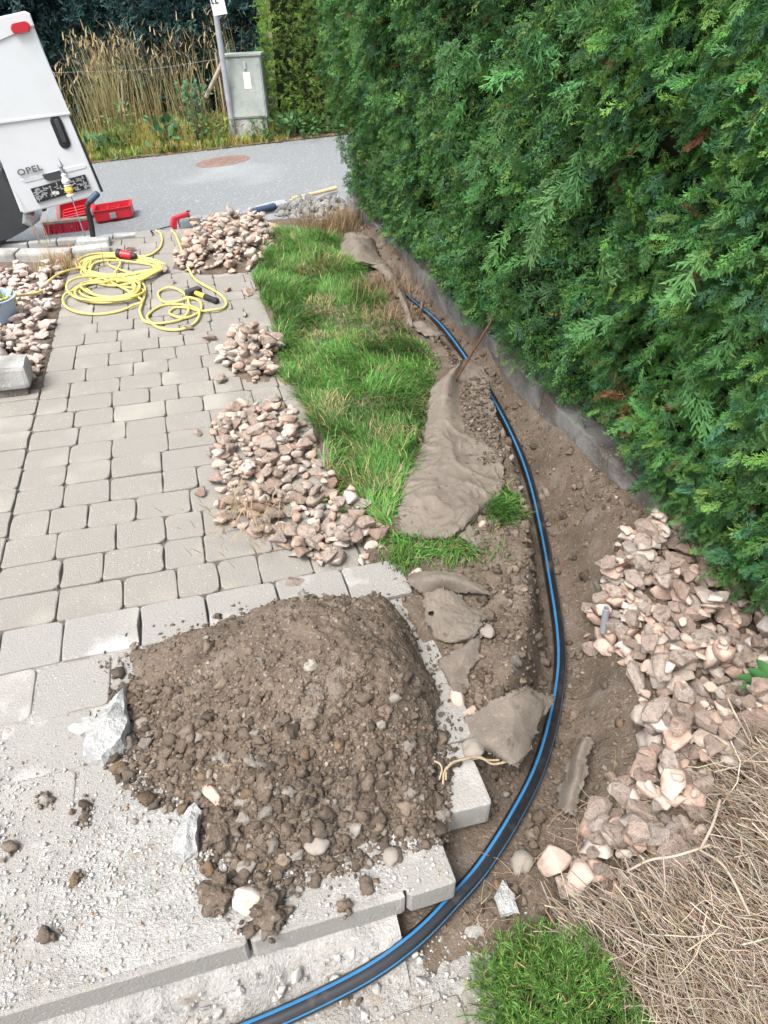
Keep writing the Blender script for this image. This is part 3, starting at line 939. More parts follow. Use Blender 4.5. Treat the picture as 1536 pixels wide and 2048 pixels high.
for i, s_ in enumerate(ALL_STONES):
    if i in single:
        o = bpy.data.objects.new('gravel_stone', ROCK_ME[s_['v']])
        col.objects.link(o)
        o.matrix_world = Matrix.Translation(s_['p']) @ Matrix(s_['R'].tolist()).to_4x4() @ Matrix.Scale(s_['r'], 4)
        tag(o, CLUSTERS[s_['c']][0], 'stone', CLUSTERS[s_['c']][1])
    else:
        rest.setdefault(s_['c'], []).append(s_)
MASS = {'bed': 'angular pinkish gravel filling the bed right of the trench', 'near': 'tan gravel heap on the paving spilling against the landing', 'mid': 'small tan gravel heap halfway along the lawn edge',
        'far': 'tall tan gravel heap at the street end of the path', 'left': 'pale pink gravel bed left of the path around the pot'}
for c, L in rest.items():
    parts = []
    cols = gravel_cols(len(L))
    if c == 'left': cols = (cols * .55 + np.array([.50, .42, .385]) * .5)
    for s_, cc in zip(L, cols):
        V, F = ROCKS[s_['v']]
        parts.append((V @ s_['R'].T * s_['r'] + s_['p'], F, cc))
    V, F, C = join(parts)
    tag(build('gravel', V, F, M['gravel_mass'], colors=C), MASS[c], 'gravel', kind='stuff')
# dirt core that the heaps lie on
for P, h, fall, nm in ((H1, .085, .22, 'tall'), (H2, .02, .12, 'small')):
    PP = np.array(P)
    f_ = lumpy(P, h, fall)
    V, F = grid_mesh(np.arange(PP[:, 0].min(), PP[:, 0].max(), .03), np.arange(PP[:, 1].min(), PP[:, 1].max(), .03), lambda x, y: f_(x, y) - .004 - .02 * (poly_sd(P, x, y) < 0.01))
    tag(build('gravel_fines', V, F, M['soil'], smooth=True), 'fine brown debris inside the %s gravel heap' % nm, 'debris', kind='stuff')

# ------------------------------------------------------------------ the water pipe
V, F, idx = tube(PIPE, .0215, 32)
root = empty('water_pipe', tuple(PIPE[150]), 'black plastic water pipe with blue stripes curving along the trench', 'pipe')
stripe = np.isin(idx, (1, 2, 8, 9, 15, 16, 21, 22))
stripe = np.isin(idx, (1, 2, 26, 12, 13))
o = build('pipe_body', V, F, None, smooth=True, mats=[M['pipe'], M['pipe_blue']], matidx=stripe.astype(int))
child(o, root)
# fine white print along the near stretch
L = np.concatenate([[0], np.cumsum(np.linalg.norm(np.diff(PIPE, axis=0), axis=1))])
T = np.gradient(PIPE, axis=0); T /= np.linalg.norm(T, axis=1, keepdims=True)
Xp = np.cross(T, [0, 0, 1.0]); Xp /= np.linalg.norm(Xp, axis=1, keepdims=True)
Yp = np.cross(Xp, T)
rr = random.Random(2)
Vs, Fs = [], []
l = L[np.argmin(np.abs(pt - 1.25))]
lend = L[np.argmin(np.abs(pt - .70) + (PIPE[:, 0] < 0) * 9)]
while l < lend:
    w = rr.uniform(.0025, .006)
    if rr.random() < .82:
        i = int(np.searchsorted(L, l))
        for a0 in (np.radians(-58),):
            b = len(Vs)
            for dl, da in ((0, -.09), (w, -.09), (w, .09 * rr.choice((1, 1, .1))), (0, .09)):
                a = a0 + da
                Vs.append(PIPE[i] + T[i] * dl + .0218 * (Yp[i] * np.cos(a) + Xp[i] * np.sin(a)))
            Fs.append((b, b + 1, b + 2, b + 3))
    l += w + .003
if Fs: child(build('print', np.array(Vs), np.array(Fs), M['print']), root)

# ------------------------------------------------------------------ felt (geotextile)
def cloth(name, net, label, nu=40, nv=40, wr=.006, wsc=14, thick=.0025, fray=.007, seed=1, cat='fabric', hole=None, crease=.006):
    """net: rows of (px, py, height)"""
    P = np.array([[G(*c) for c in r_] for r_ in net])
    A = np.array([resample(catmull(r_, 10), 1e9) if False else catmull(r_, 10) for r_ in P])
    def rs(C, n):
        L = np.linspace(0, 1, len(C))
        return np.stack([np.interp(np.linspace(0, 1, n), L, C[:, k]) for k in range(3)], 1)
    A = np.array([rs(r_, nu) for r_ in A])                     # rows x nu
    B = np.array([rs(catmull(A[:, i], 10), nv) for i in range(nu)])   # nu x nv
    B = B.transpose(1, 0, 2)
    u, v = np.meshgrid(np.linspace(0, 1, nu), np.linspace(0, 1, nv))
    n = fbm(B[..., 0] * wsc + seed * 3, B[..., 1] * wsc, seed, o=3)
    w1 = fbm(B[..., 0] * 4 + seed, B[..., 1] * 4, seed + 1, o=2)
    fold = 1.3 * (1 - np.abs(vnoise(B[..., 0] * 8 + 1.6 * w1 + seed, B[..., 1] * 4.5 - 1.4 * w1, seed + 3))) ** 4 + .6 * (1 - np.abs(vnoise(B[..., 0] * 9 - 2 * w1, B[..., 1] * 15 + 2 * w1 + seed, seed + 9))) ** 5 - .5
    B[..., 2] += wr * n + wr * .35 * fbm(B[..., 0] * 45 + seed, B[..., 1] * 45, seed, o=3) + crease * fold * (.45 + .55 * v)
    e = (u < .01) | (u > .99) | (v < .01) | (v > .99)
    B[e] += rng.normal(size=(e.sum(), 3)) * fray * .5
    B[..., 0] += .010 * fbm(B[..., 0] * 20, B[..., 1] * 20, seed + 8) * (np.minimum(np.minimum(u, 1 - u), np.minimum(v, 1 - v)) < .06)
    V = B.reshape(-1, 3)
    i = np.arange(nv - 1)[:, None] * nu
    j = np.arange(nu - 1)[None]
    F = np.stack([i + j, i + j + 1, i + nu + j + 1, i + nu + j], -1).reshape(-1, 4)
    if hole is not None:
        hx_, hy_, _ = project(V[F].mean(1))
        F = F[np.hypot(hx_ - hole[0], (hy_ - hole[1]) * 1.2) > hole[2]]
    o = build(name, V, F, M['felt'], smooth=True)
    md = o.modifiers.new('thickness', 'SOLIDIFY')
    md.thickness = thick
    md.offset = 0
    tag(o, label, cat, 'pieces of felt along the trench')
    return o
cloth('felt_sheet', [
    [(905, 745, .04), (920, 728, .09), (935, 715, .085), (955, 728, .04)],
    [(866, 772, .05), (897, 755, .12), (925, 752, .06), (975, 745, .035)],
    [(860, 800, .04), (893, 798, .095), (930, 800, .03), (984, 800, .035)],
    [(852, 850, .035), (893, 850, .07), (942, 850, .04), (997, 855, .035)],
    [(845, 895, .04), (893, 898, .06), (950, 900, .045), (1006, 905, .035)],
    [(822, 935, .04), (878, 942, .06), (950, 945, .05), (1009, 945, .035)],
    [(805, 985, .04), (868, 985, .075), (940, 990, .075), (1010, 965, .045)],
    [(798, 1030, .035), (858, 1035, .05), (930, 1030, .08), (988, 1000, .04)],
    [(792, 1070, .03), (845, 1076, .035), (905, 1070, .06), (942, 1040, .045)]],
    'large rumpled brown felt sheet lying between lawn and pipe', 110, 150, .006, 7, seed=2, crease=.012)
cloth('felt_sheet', [
    [(905, 1058, .045), (925, 1045, .05), (945, 1052, .04)],
    [(925, 1080, .035), (950, 1072, .04), (965, 1070, .03)],
    [(955, 1100, .02), (966, 1098, .02), (972, 1085, .02)]], 'narrow felt tongue hanging off the large sheet onto the grass', 14, 14, .004, 20, seed=5)
cloth('felt_sheet', [
    [(690, 470, .03), (710, 465, .09), (735, 470, .10), (748, 480, .03)],
    [(680, 500, .03), (712, 490, .11), (740, 492, .07), (757, 505, .0)],
    [(688, 525, .02), (720, 520, .07), (748, 520, .05), (772, 525, .0)],
    [(722, 525, .03), (752, 528, .05), (770, 532, .05), (785, 540, .0)],
    [(758, 540, .03), (772, 540, .06), (785, 550, .06), (800, 565, -.01)],
    [(780, 570, .03), (794, 575, .06), (802, 585, .06), (812, 590, -.01)],
    [(802, 610, .03), (812, 610, .06), (818, 620, .06), (824, 625, .0)],
    [(815, 650, .02), (823, 652, .05), (830, 655, .04), (835, 655, .0)]],
    'twisted pale brown felt strip at the far end of the trench', 30, 80, .012, 12, seed=7)
cloth('felt_sheet', [
    [(815, 648, .02), (835, 640, .035), (850, 640, .0)],
    [(835, 665, .03), (860, 655, .04), (880, 660, .0)],
    [(850, 672, .03), (875, 672, .03), (893, 670, .0)]], 'small felt scrap at the foot of the short rusty rod', 16, 16, .010, 18, seed=9)
cloth('felt_sheet', [
    [(822, 1150, .02), (860, 1143, .075), (910, 1148, .075), (945, 1160, .06), (978, 1188, .04)],
    [(820, 1160, .045), (855, 1158, .10), (905, 1160, .085), (940, 1172, .06), (975, 1190, .04)],
    [(822, 1172, .04), (850, 1190, .04), (890, 1185, .03), (930, 1188, .03), (972, 1190, .03)]],
    'folded felt edge rolled up behind the soil mound', 50, 26, .005, 14, seed=11)
cloth('felt_sheet', [
    [(838, 1180, .03), (880, 1178, .06), (905, 1185, .05), (930, 1205, .03)],
    [(846, 1215, .04), (880, 1212, .055), (920, 1215, .05), (960, 1218, .03)],
    [(855, 1250, .035), (890, 1250, .05), (925, 1245, .05), (972, 1232, .03)],
    [(868, 1275, .02), (900, 1283, .03), (930, 1275, .06), (962, 1250, .04)],
    [(915, 1288, .01), (930, 1286, .02), (945, 1270, .05), (970, 1245, .05)]],
    'felt piece with a small round hole beside the soil mound', 90, 80, .006, 14, seed=13, hole=(863, 1227, 6))
cloth('felt_sheet', [
    [(930, 1290, .03), (948, 1270, .035), (965, 1265, .02)],
    [(895, 1310, .03), (930, 1310, .045), (955, 1320, .02)],
    [(878, 1325, .02), (905, 1350, .03), (935, 1350, .02)],
    [(888, 1345, .01), (910, 1385, .02), (932, 1385, .01)]], 'narrow sandy felt strip between soil mound and spoil bank', 22, 26, .004, 16, seed=15)
cloth('felt_sheet', [
    [(925, 1450, .0), (950, 1425, .03), (990, 1400, .06), (1020, 1385, .08), (1053, 1372, .06)],
    [(932, 1470, .0), (960, 1455, .035), (1000, 1430, .06), (1040, 1415, .06), (1082, 1385, .03)],
    [(950, 1490, .0), (980, 1485, .04), (1015, 1470, .05), (1045, 1450, .03), (1105, 1400, -.02)],
    [(975, 1505, -.01), (1005, 1510, .02), (1030, 1500, .02), (1055, 1480, .0), (1075, 1455, -.02)],
    [(1005, 1518, -.02), (1020, 1525, .0), (1038, 1530, .0), (1052, 1515, -.01), (1058, 1490, -.02)]],
    'triangular felt flap sticking out of the bank next to the pipe', 70, 60, .004, 12, seed=17, crease=.008)
cloth('felt_sheet', [
    [(1160, 1480, -.06), (1172, 1472, -.035), (1185, 1476, -.05)],
    [(1140, 1520, -.10), (1155, 1515, -.04), (1172, 1520, -.05)],
    [(1132, 1555, -.11), (1150, 1555, -.04), (1168, 1560, -.05)],
    [(1118, 1585, -.11), (1138, 1590, -.045), (1156, 1595, -.055)],
    [(1112, 1612, -.10), (1134, 1625, -.05), (1155, 1640, -.06)]], 'felt strip standing up along the right side of the trench', 24, 48, .004, 16, seed=19, crease=.004)
q = sample_poly(gpoly([(905, 790), (935, 755), (975, 752), (998, 860), (1004, 920), (960, 930), (925, 860)], .05), 1500)
r = .0016 + .010 * rng.random(len(q)) ** 4
V, F, C = scatter(CS, np.c_[q, .042 + r * .2], rand_rot(len(q)), r, soil_cols(len(q)))
tag(build('soil_on_felt', V, F, M['clod'], colors=C), 'loose soil crumbs lying on the large felt sheet', 'soil', kind='stuff')

# ------------------------------------------------------------------ hedge sprays
def spray(seed, nside, nleaf, droop=.25, lw=.036):
    """flat scaly frond along +Y, unit length: one stem, side twigs, leaflets; returns V, F, brightness"""
    r = np.random.default_rng(seed)
    V, F, B = [], [], []
    def tri(a, b, c, br):
        k = len(V)
        V.extend([a, b, c]); F.append((k, k + 1, k + 2)); B.extend(br)
    tri((-.012, 0, 0), (.012, 0, 0), (0, .97, 0), (.75, .75, 1.0))
    for sd in (-1, 1):
        for i in range(nside):
            if r.random() < .10: continue
            f = .04 + .92 * (i + .5 * (sd > 0) + r.uniform(-.3, .3)) / nside
            ln = (.10 + .34 * (1 - f) ** .7 * min(1, .35 + f * 3)) * r.uniform(.55, 1.3)
            ang = math.radians(r.uniform(26, 50))
            dx, dy = sd * math.sin(ang), math.cos(ang)
            p0 = np.array((0, f, 0))
            d = np.array((dx, dy, r.normal() * .25)); pn = np.array((-dy, dx, 0))
            tri(p0 - pn * .012, p0 + pn * .012, p0 + d * ln, (.62, .62, 1.2))
            for k in range(nleaf):
                g = (k + .6 + r.uniform(-.2, .2)) / nleaf
                q = p0 + d * ln * g
                ll = (.06 + .10 * (1 - g)) * r.uniform(.6, 1.4) * (.6 + ln)
                s2 = 1 if k % 2 else -1
                a2 = math.radians(r.uniform(18, 42)) * s2
                e = np.array((d[0] * math.cos(a2) - d[1] * math.sin(a2), d[0] * math.sin(a2) + d[1] * math.cos(a2), r.normal() * .3))
                en = np.array((-e[1], e[0], r.normal() * .4))
                tri(q - en * lw * .5, q + en * lw * .5, q + e * (ll + .04), (.66, .66, 1.45))  # tips paler as young growth; bases darkened to imitate shaded gaps between fronds
    V = np.array(V); F = np.array(F); B = np.array(B)
    V[:, 0] += r.uniform(-.18, .18) * V[:, 1] ** 2
    V[:, 2] -= droop * V[:, 1] ** 2 + .25 * np.abs(V[:, 0]) ** 1.5
    return V, F, np.repeat(B[:, None], 3, 1)
def frond_frames(axis, nrm):
    a = axis / np.linalg.norm(axis, axis=1, keepdims=True)
    n = nrm - (nrm * a).sum(1, keepdims=True) * a
    n /= np.linalg.norm(n, axis=1, keepdims=True) + 1e-9
    x = np.cross(a, n)
    return np.stack([x, a, n], 2)
def foliage(name, pos, out, size, cols, variants, parent, spread=.7, dirbias=(0, 0, -.42), m='leaf'):
    n = len(pos)
    rnd = rng.normal(size=(n, 3))
    axis = out * .75 + rnd * spread + np.array(dirbias)
    nrm = out * .8 + np.array([0, 0, .55]) + rng.normal(size=(n, 3)) * .55
    R = frond_frames(axis, nrm)
    V, F, C = scatter([(v, f) for v, f, b in variants], pos, R, size, cols, [b for v, f, b in variants])
    return child(build(name, V, F, M[m], colors=C), parent) if parent is not None else build(name, V, F, M[m], colors=C)
def green(n, base, dv=.22, hue=.10):
    c = np.array(base) * (1 + dv * rng.normal(size=(n, 1))).clip(.45, 1.7)
    c = c * (1 + hue * rng.normal(size=(n, 3)))
    return c.clip(.004, .5)
FINE = [spray(k, 8, 5, lw=.046) for k in range(7)]
MED = [spray(10 + k, 5, 3, lw=.074) for k in range(8)]
COARSE = [spray(20 + k, 5, 2, lw=.085) for k in range(4)]

# the big hedge
BRT, BRZ = 2.17, .35
HT0, HT1, HZ0, HZ1 = 0.35, 6.62, .12, 2.35
def hedge_s(t, z):                             # how far out the clipped face stands
    und = .11 * sstep(.45, .05, z)              # drawn in at the foot
    return 1.62 - .10 - .20 * np.clip(z - .2, 0, 2) * np.interp(t, [0, 2, 6.6], [.35, .5, 1.0]) + und + .05 * fbm(t * 2.2, z * 2.2, 4) + .025 * fbm(t * 7, z * 7, 2)
hedge = empty('hedge', XY(2.1, 3.6, 0), 'tall dense green arborvitae hedge lining the right side of the trench', 'hedge')
N = 31500
u = rng.random(N)
t = HT0 + (HT1 - HT0) * u
z = HZ0 + (HZ1 - HZ0) * rng.random(N)
lowcut = np.interp(t, [0, 1.4, 1.7, 2.2, 4, 6.6], [.02, .02, .02, .035, .04, .04])
z = np.maximum(z, lowcut + .06 * rng.random(N))
nz = fbm(t * 3, z * 3, 12, o=3)
depth = np.abs(rng.normal(size=N)) * .085 + .17 * np.clip(nz, 0, 1)
s = hedge_s(t, z) + depth
pos = NV[None] * s[:, None] + UV[None] * t[:, None] + np.array([[0, 0, 1.]]) * z[:, None]
px, py, f = project(pos)
inside = (px > -150) & (px < 1750) & (py > -250) & (py < 1400) & (f > .2)
keepout = rng.random(N) < .25
k = inside | keepout
pos, t, z, f, depth, nz = pos[k], t[k], z[k], f[k], depth[k], nz[k]
n = len(pos)
tone = fbm(t * 1.7, z * 1.7, 30, o=3)
cols = green(n, (.056, .156, .036), .30, .08) * (1 + .35 * tone[:, None])
yel = rng.random(n) < .20
cols[yel] = green(yel.sum(), (.12, .245, .045), .22, .08)
blu = rng.random(n) < .16
cols[blu] = green(blu.sum(), (.046, .140, .062), .2, .08)
brown = rng.random(n) < .010 + .45 * (np.hypot(t - BRT, (z - BRZ) * 1.2) < .11) + .03 * (np.hypot(t - 2.0, z - 1.55) < .12)
cols[brown] = green(brown.sum(), (.17, .075, .035), .3, .1)
near = t < 2.3
size = .046 + .050 * rng.random(n)
out = np.tile(-NV, (n, 1))
end = t > 6.35
out[end] = (-NV * .5 + UV)
foliage('near_foliage', pos[near], out[near], size[near], cols[near], FINE, hedge)
foliage('far_foliage', pos[~near], out[~near], size[~near], cols[~near], MED, hedge)
# a few long shoots that stick out of the clipped face
m_ = 70
t = rng.uniform(.7, 3.6, m_); z = rng.uniform(.3, 1.8, m_)
s = hedge_s(t, z) - .01
pos = NV[None] * s[:, None] + UV[None] * t[:, None] + np.array([[0, 0, 1.]]) * z[:, None]
foliage('shoots', pos, np.tile(-NV * .8 - UV * .3, (m_, 1)), .12 + .08 * rng.random(m_), green(m_, (.065, .18, .05), .2), FINE, hedge, spread=.45)
# near-black backing sheet and block: the hedge's inner shade put into their colour
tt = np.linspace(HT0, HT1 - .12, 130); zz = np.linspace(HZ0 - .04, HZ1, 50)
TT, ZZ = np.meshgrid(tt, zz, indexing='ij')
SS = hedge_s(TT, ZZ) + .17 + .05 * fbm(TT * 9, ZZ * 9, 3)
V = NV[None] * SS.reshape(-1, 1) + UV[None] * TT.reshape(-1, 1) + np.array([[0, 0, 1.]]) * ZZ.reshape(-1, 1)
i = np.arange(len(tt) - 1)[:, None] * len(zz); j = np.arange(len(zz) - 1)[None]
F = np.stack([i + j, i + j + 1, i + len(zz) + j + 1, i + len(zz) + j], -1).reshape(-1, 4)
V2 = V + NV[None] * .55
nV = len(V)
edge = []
child(build('shade_backing', V, F, M['hedge_core'], smooth=True), hedge)
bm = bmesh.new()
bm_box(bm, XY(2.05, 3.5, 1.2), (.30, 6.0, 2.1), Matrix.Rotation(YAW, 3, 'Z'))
child(bm_obj('shade_block', bm, M['hedge_core']), hedge)
bm = bmesh.new()
for t in np.arange(.5, 6.5, .5):
    p = XY(1.98 + random.uniform(-.03, .03), t + random.uniform(-.1, .1), -.02)
    bm_cyl(bm, p, p + np.array([random.uniform(-.05, .05), 0, 1.7]), .035, .015, 8)
    for k in range(7):
        z = random.uniform(.12, 1.5)
        a = p + np.array([0, 0, z])
        bm_cyl(bm, a, a - NV * random.uniform(.18, .34) + UV * random.uniform(-.2, .2) + np.array([0, 0, random.uniform(-.03, .12)]), .008, .003, 5)
bm_obj('stems', bm, M['bark'], hedge)

# ------------------------------------------------------------------ lawn
def blades(pos, length, width, lean, cols, bend=.6, az=None, dirs=None):
    n = len(pos)
    az = rng.random(n) * 2 * np.pi if az is None else az
    d = np.c_[np.cos(az), np.sin(az), np.zeros(n)]
    w = np.c_[-np.sin(az), np.cos(az), np.zeros(n)] * width[:, None]
    up = np.array([[0, 0, 1.]])
    th1 = lean; th2 = lean + bend * rng.random(n)
    m = pos + (d * np.sin(th1)[:, None] + up * np.cos(th1)[:, None]) * (length * .5)[:, None]
    e = m + (d * np.sin(th2)[:, None] + up * np.cos(th2)[:, None]) * (length * .5)[:, None]
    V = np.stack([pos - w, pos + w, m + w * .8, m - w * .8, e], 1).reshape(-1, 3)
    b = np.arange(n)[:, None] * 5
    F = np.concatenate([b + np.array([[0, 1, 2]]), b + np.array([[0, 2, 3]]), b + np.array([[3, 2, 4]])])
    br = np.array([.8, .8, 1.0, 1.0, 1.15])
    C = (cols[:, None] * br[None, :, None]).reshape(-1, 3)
    return V, F, C
parts = []
def lawn_blades(P, n):
    q = sample_poly(P, n, lambda x, y, sd: np.clip(.15 + sd / .05, 0, 1) * (.35 + .65 * sstep(-.55, .1, fbm(x * 6, y * 6, 14))))
    x, y = q[:, 0], q[:, 1]
    dry = fbm(x * 5, y * 5, 21, o=3)
    cols = green(n, (.090, .220, .045), .32, .12) * (1 - .40 * fbm(x * 4.5, y * 4.5, 40, o=3)[:, None]).clip(.4, 1.5)
    k = rng.random(n) < .11 + .36 * sstep(.15, .6, dry)
    cols[k] = green(k.sum(), (.36, .29, .15), .25, .06)
    az = 3.5 * fbm(x * 3, y * 3, 33, o=2) + rng.normal(size=n) * 1.0 - 2.0
    ln = (.035 + .075 * rng.random(n)) * (1 + .5 * fbm(x * 3, y * 3, 50))
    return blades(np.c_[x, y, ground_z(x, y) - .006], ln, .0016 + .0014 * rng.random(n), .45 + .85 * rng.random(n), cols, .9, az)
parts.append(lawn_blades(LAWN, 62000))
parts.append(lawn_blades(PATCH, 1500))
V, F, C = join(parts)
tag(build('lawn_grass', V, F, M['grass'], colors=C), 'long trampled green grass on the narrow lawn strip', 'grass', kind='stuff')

# ================================================================== STREET
# manhole
mc = G(446, 328, -.44); mc[2] = road_z(mc[0], mc[1])
tilt = Matrix.Rotation(-math.atan(.10), 3, 'Y')
man = empty('manhole_cover', mc, 'round rusty brown manhole cover set in the asphalt street', 'manhole')
bm = bmesh.new()
bm_lathe(bm, Vector(mc) + tilt @ Vector((0, 0, -.05)), tilt @ Vector((0, 0, 1)), [(0, .40), (.056, .40), (.056, .345), (.050, .34), (.04, .30)], 40)
bm_obj('frame_ring', bm, M['manhole'], man)
bm = bmesh.new()
bm_lathe(bm, Vector(mc) + tilt @ Vector((0, 0, -.05)), tilt @ Vector((0, 0, 1)), [(0, .335), (.054, .335), (.058, .325)], 40)
for i in range(-4, 5):
    for j in range(-4, 5):
        if i * i + j * j < 20:
            bm_box(bm, Vector(mc) + tilt @ Vector((i * .065, j * .065, .009)), (.04, .04, .006), tilt)
bm_obj('cover_plate', bm, M['manhole'], man)

# street-side kerb in front of the path and the left bed
def line_blocks(root, name, pa, pb, n, w, h, m, bev=.01, seed=1):
    r_ = random.Random(seed)
    pa, pb = Vector(pa), Vector(pb)
    d = (pb - pa)
    yaw = math.atan2(d.y, d.x)
    for k in range(n):
        c = pa + d * ((k + .5) / n)
        L = d.length / n - .008
        bm = bmesh.new()
        R = Matrix.Rotation(yaw + r_.gauss(0, .006), 3, 'Z')
        bm_box(bm, (c.x, c.y, c.z - h / 2 + r_.gauss(0, .003)), (L, w, h), R, bev)
        bm_obj(name, bm, m, root)
kerb = empty('garden_kerb', G(130, 495, 0), 'low pale concrete kerb between left gravel bed and street', 'kerb')
line_blocks(kerb, 'kerb_stone', np.array([-3.60, 5.50, .07]), G(140, 498, .07), 3, .16, .30, M['concrete'], .018, 2)
line_blocks(kerb, 'kerb_stone', G(140, 496, .055), G(218, 487, .055), 1, .14, .30, M['concrete'], .018, 5)
gut = empty('street_edging', G(250, 470, -.02), 'worn pale stone edging strip where path meets the asphalt', 'kerb')
line_blocks(gut, 'edging_stone', G(-120, 495, -.06), G(390, 458, -.03), 9, .10, .25, M['concrete'], .012, 7)
cap = bmesh.new()
bm_box(cap, G(188, 486, .015), (.26, .17, .09), Matrix.Rotation(YAW, 3, 'Z'), .035)
tag(bm_obj('post_footing', cap, M['white_stone']), 'white rounded stone block at the foot of the bent black rail', 'stone')

# the van: its body stands left of the frame, the rear door swung out towards the right
PHI = math.radians(9.5)
B0 = CAM + ray(205, 385) * 5.95
h0 = np.array([.92, .39, 0]); h0 /= np.linalg.norm(h0)
DH = h0 * math.cos(PHI) + np.array([0, 0, 1]) * math.sin(PHI)
DU = -h0 * math.sin(PHI) + np.array([0, 0, 1]) * math.cos(PHI)
DN = np.cross(DH, DU)                          # towards the camera
if DN[1] > 0: DN = -DN
def DP(px, py, off=0.0):
    return PLN(px, py, B0 + DN * off, DN)
van = empty('delivery_van', (B0[0] - .9, B0[1] + .6, -.5), 'white panel van at left with its rear door swung open', 'van')
def plate(name, pts, off, thick, m, bevel, parent=van):
    bm = bmesh.new()
    bm_prism(bm, [DP(x, y, off) for x, y in pts], DN, thick, bevel)
    return bm_obj(name, bm, m, parent)
def rrect(px, py, w, h, r, off, n=5):          # rounded rectangle on the door, in metres
    c = DP(px, py, off)
    out = []
    for cx, cy, a0 in ((w / 2 - r, h / 2 - r, 0), (-w / 2 + r, h / 2 - r, 90), (-w / 2 + r, -h / 2 + r, 180), (w / 2 - r, -h / 2 + r, 270)):
        for k in range(n):
            a = math.radians(a0 + 90 * k / (n - 1))
            out.append(c + DH * (cx + r * math.cos(a)) + DU * (cy + r * math.sin(a)))
    return out
# door skin in three levels: roof lip, upper panel, lower panel
door = plate('rear_door', [(-190, 295), (140, 226), (203, 384), (196, 392), (50, 427), (40, 424), (4, 322), (-60, 180), (-190, 190)][0:0] or [(203, 386), (198, 391), (50, 428), (41, 424), (0, 318), (-75, 130), (-110, 60), (-100, 53), (50, 24), (58, 28)], 0, .055, M['van_white'], .012)
upper = plate('upper_panel', [(139, 224), (0, 246), (-60, 255), (-105, 65), (-100, 60), (50, 31), (57, 34)], .006, .006, M['van_white'], .005, None)
child(upper, van)
plate('window_ridge', [(140, 224), (141, 229), (2, 247), (-62, 262), (-64, 256), (0, 242)], .012, .012, M['van_white'], .004)
plate('roof_lip', [(60, 27), (69, 52), (0, 80), (-95, 108), (-112, 58), (50, 22)], .016, .016, M['van_white'], .010)
plate('door_seal', [(143, 232), (207, 383), (202, 384), (138, 233)], .008, .05, M['black_plastic'], .003)
for nm, pc, wh, m_, off in (('brake_light', (41, 55), (.135, .062), 'red_lens', .034), ('door_handle', (121, 265), (.085, .235), 'black_plastic', .010)):
    bm = bmesh.new()
    bm_prism(bm, rrect(pc[0], pc[1], wh[0], wh[1], min(wh) * .46, off, 6), DN, .03, .008)
    lamp = bm_obj(nm, bm, M[m_], van)
bm = bmesh.new()
bm_prism(bm, rrect(121, 262, .035, .17, .015, .026, 4), DN, .02, .005)
bm_obj('door_handle', bm, M['dark_trim'], van)
plate('plate_recess', [(40, 360), (60, 355), (165, 328), (172, 331), (178, 343), (60, 375)][0:4] + [(172, 336), (50, 366)], .004, .01, M['van_white'], .003)
plate('boot_grip', [(84, 350), (128, 339), (130, 352), (118, 358), (98, 362), (90, 359)], .022, .02, M['dark_trim'], .004)
ph = plate('plate_holder', [(61, 378), (170, 349), (180, 376), (75, 406)], .016, .014, M['black_plastic'], .003)
rr = random.Random(9)
bm = bmesh.new()
for k in range(110):                           # pale moulded marks on the empty number-plate holder
    a, b = rr.random(), rr.random()
    if .38 < a < .58 and rr.random() < .7: continue
    o_ = np.array([61, 378]) + np.array([109, -29]) * (.03 + .94 * a) + np.array([13, 28]) * (.12 + .76 * b)
    c = DP(o_[0], o_[1], .018)
    w, hh = rr.choice(((.012, .004), (.004, .012), (.008, .006), (.016, .003)))
    q = [c + DH * x * w + DU * y * hh for x, y in ((-1, -1), (1, -1), (1, 1), (-1, 1))]
    bm.faces.new([bm.verts.new(p) for p in [q_ * 1 for q_ in q]])
marks = bm_obj('moulded_marks', bm, M['galv'], van)
for px_ in (107, 115):
    bm = bmesh.new()
    bm_prism(bm, rrect(px_, 386, .026, .022, .004, .020, 3), DN, .004, 0)
    bm_obj('plate_clip', bm, M['white_paint'], van)
tx = bpy.data.curves.new('maker_lettering', 'FONT')
tx.body = 'OPEL'
tx.size = .062
tx.space_character = 1.12
tx.extrude = .003
tx.offset = .0012
to = bpy.data.objects.new('maker_lettering', tx)
col.objects.link(to)
Rm = Matrix((DH, DU, DN)).transposed()
sx = Matrix.Diagonal((1.25, 1, 1))
to.matrix_world = Matrix.Translation(DP(37, 352, .016)) @ (Rm @ sx).to_4x4()
tx.materials.append(M['chrome'])
bpy.context.view_layer.update()
tme = bpy.data.meshes.new_from_object(to.evaluated_get(bpy.context.evaluated_depsgraph_get()))
tme.name = 'maker_lettering'
tmw = to.matrix_world.copy()
bpy.data.objects.remove(to)
tme.transform(tmw)
to = bpy.data.objects.new('maker_lettering', tme)
col.objects.link(to)
child(to, van)
# dark bumper and side, load seen between bumper and door
plate('bumper', [(4, 338), (50, 424), (74, 434), (80, 440), (72, 449), (48, 462), (20, 478), (0, 492), (-90, 520), (-150, 380)], -.07, .30, M['dark_trim'], .04)
plate('bumper_corner', [(46, 428), (84, 430), (80, 442), (62, 456), (44, 448)], -.05, .18, M['steel'], .02)
plate('reflector', [(62, 424), (70, 422), (68, 430), (63, 433)], -.045, .02, M['red_lens'], .003)
plate('tow_eye', [(83, 417), (93, 413), (94, 421), (85, 424)], -.05, .04, M['black_plastic'], .004)
plate('load_board', [(16, 366), (22, 366), (31, 384), (27, 388)], -.10, .05, M['wood'], .003)
plate('load_panel', [(26, 384), (34, 384), (47, 424), (40, 424)], -.12, .05, M['white_paint'], .003)
plate('load_box', [(-5, 330), (8, 338), (20, 368), (14, 372), (0, 345)], -.14, .06, M['blue_tool'], .003)
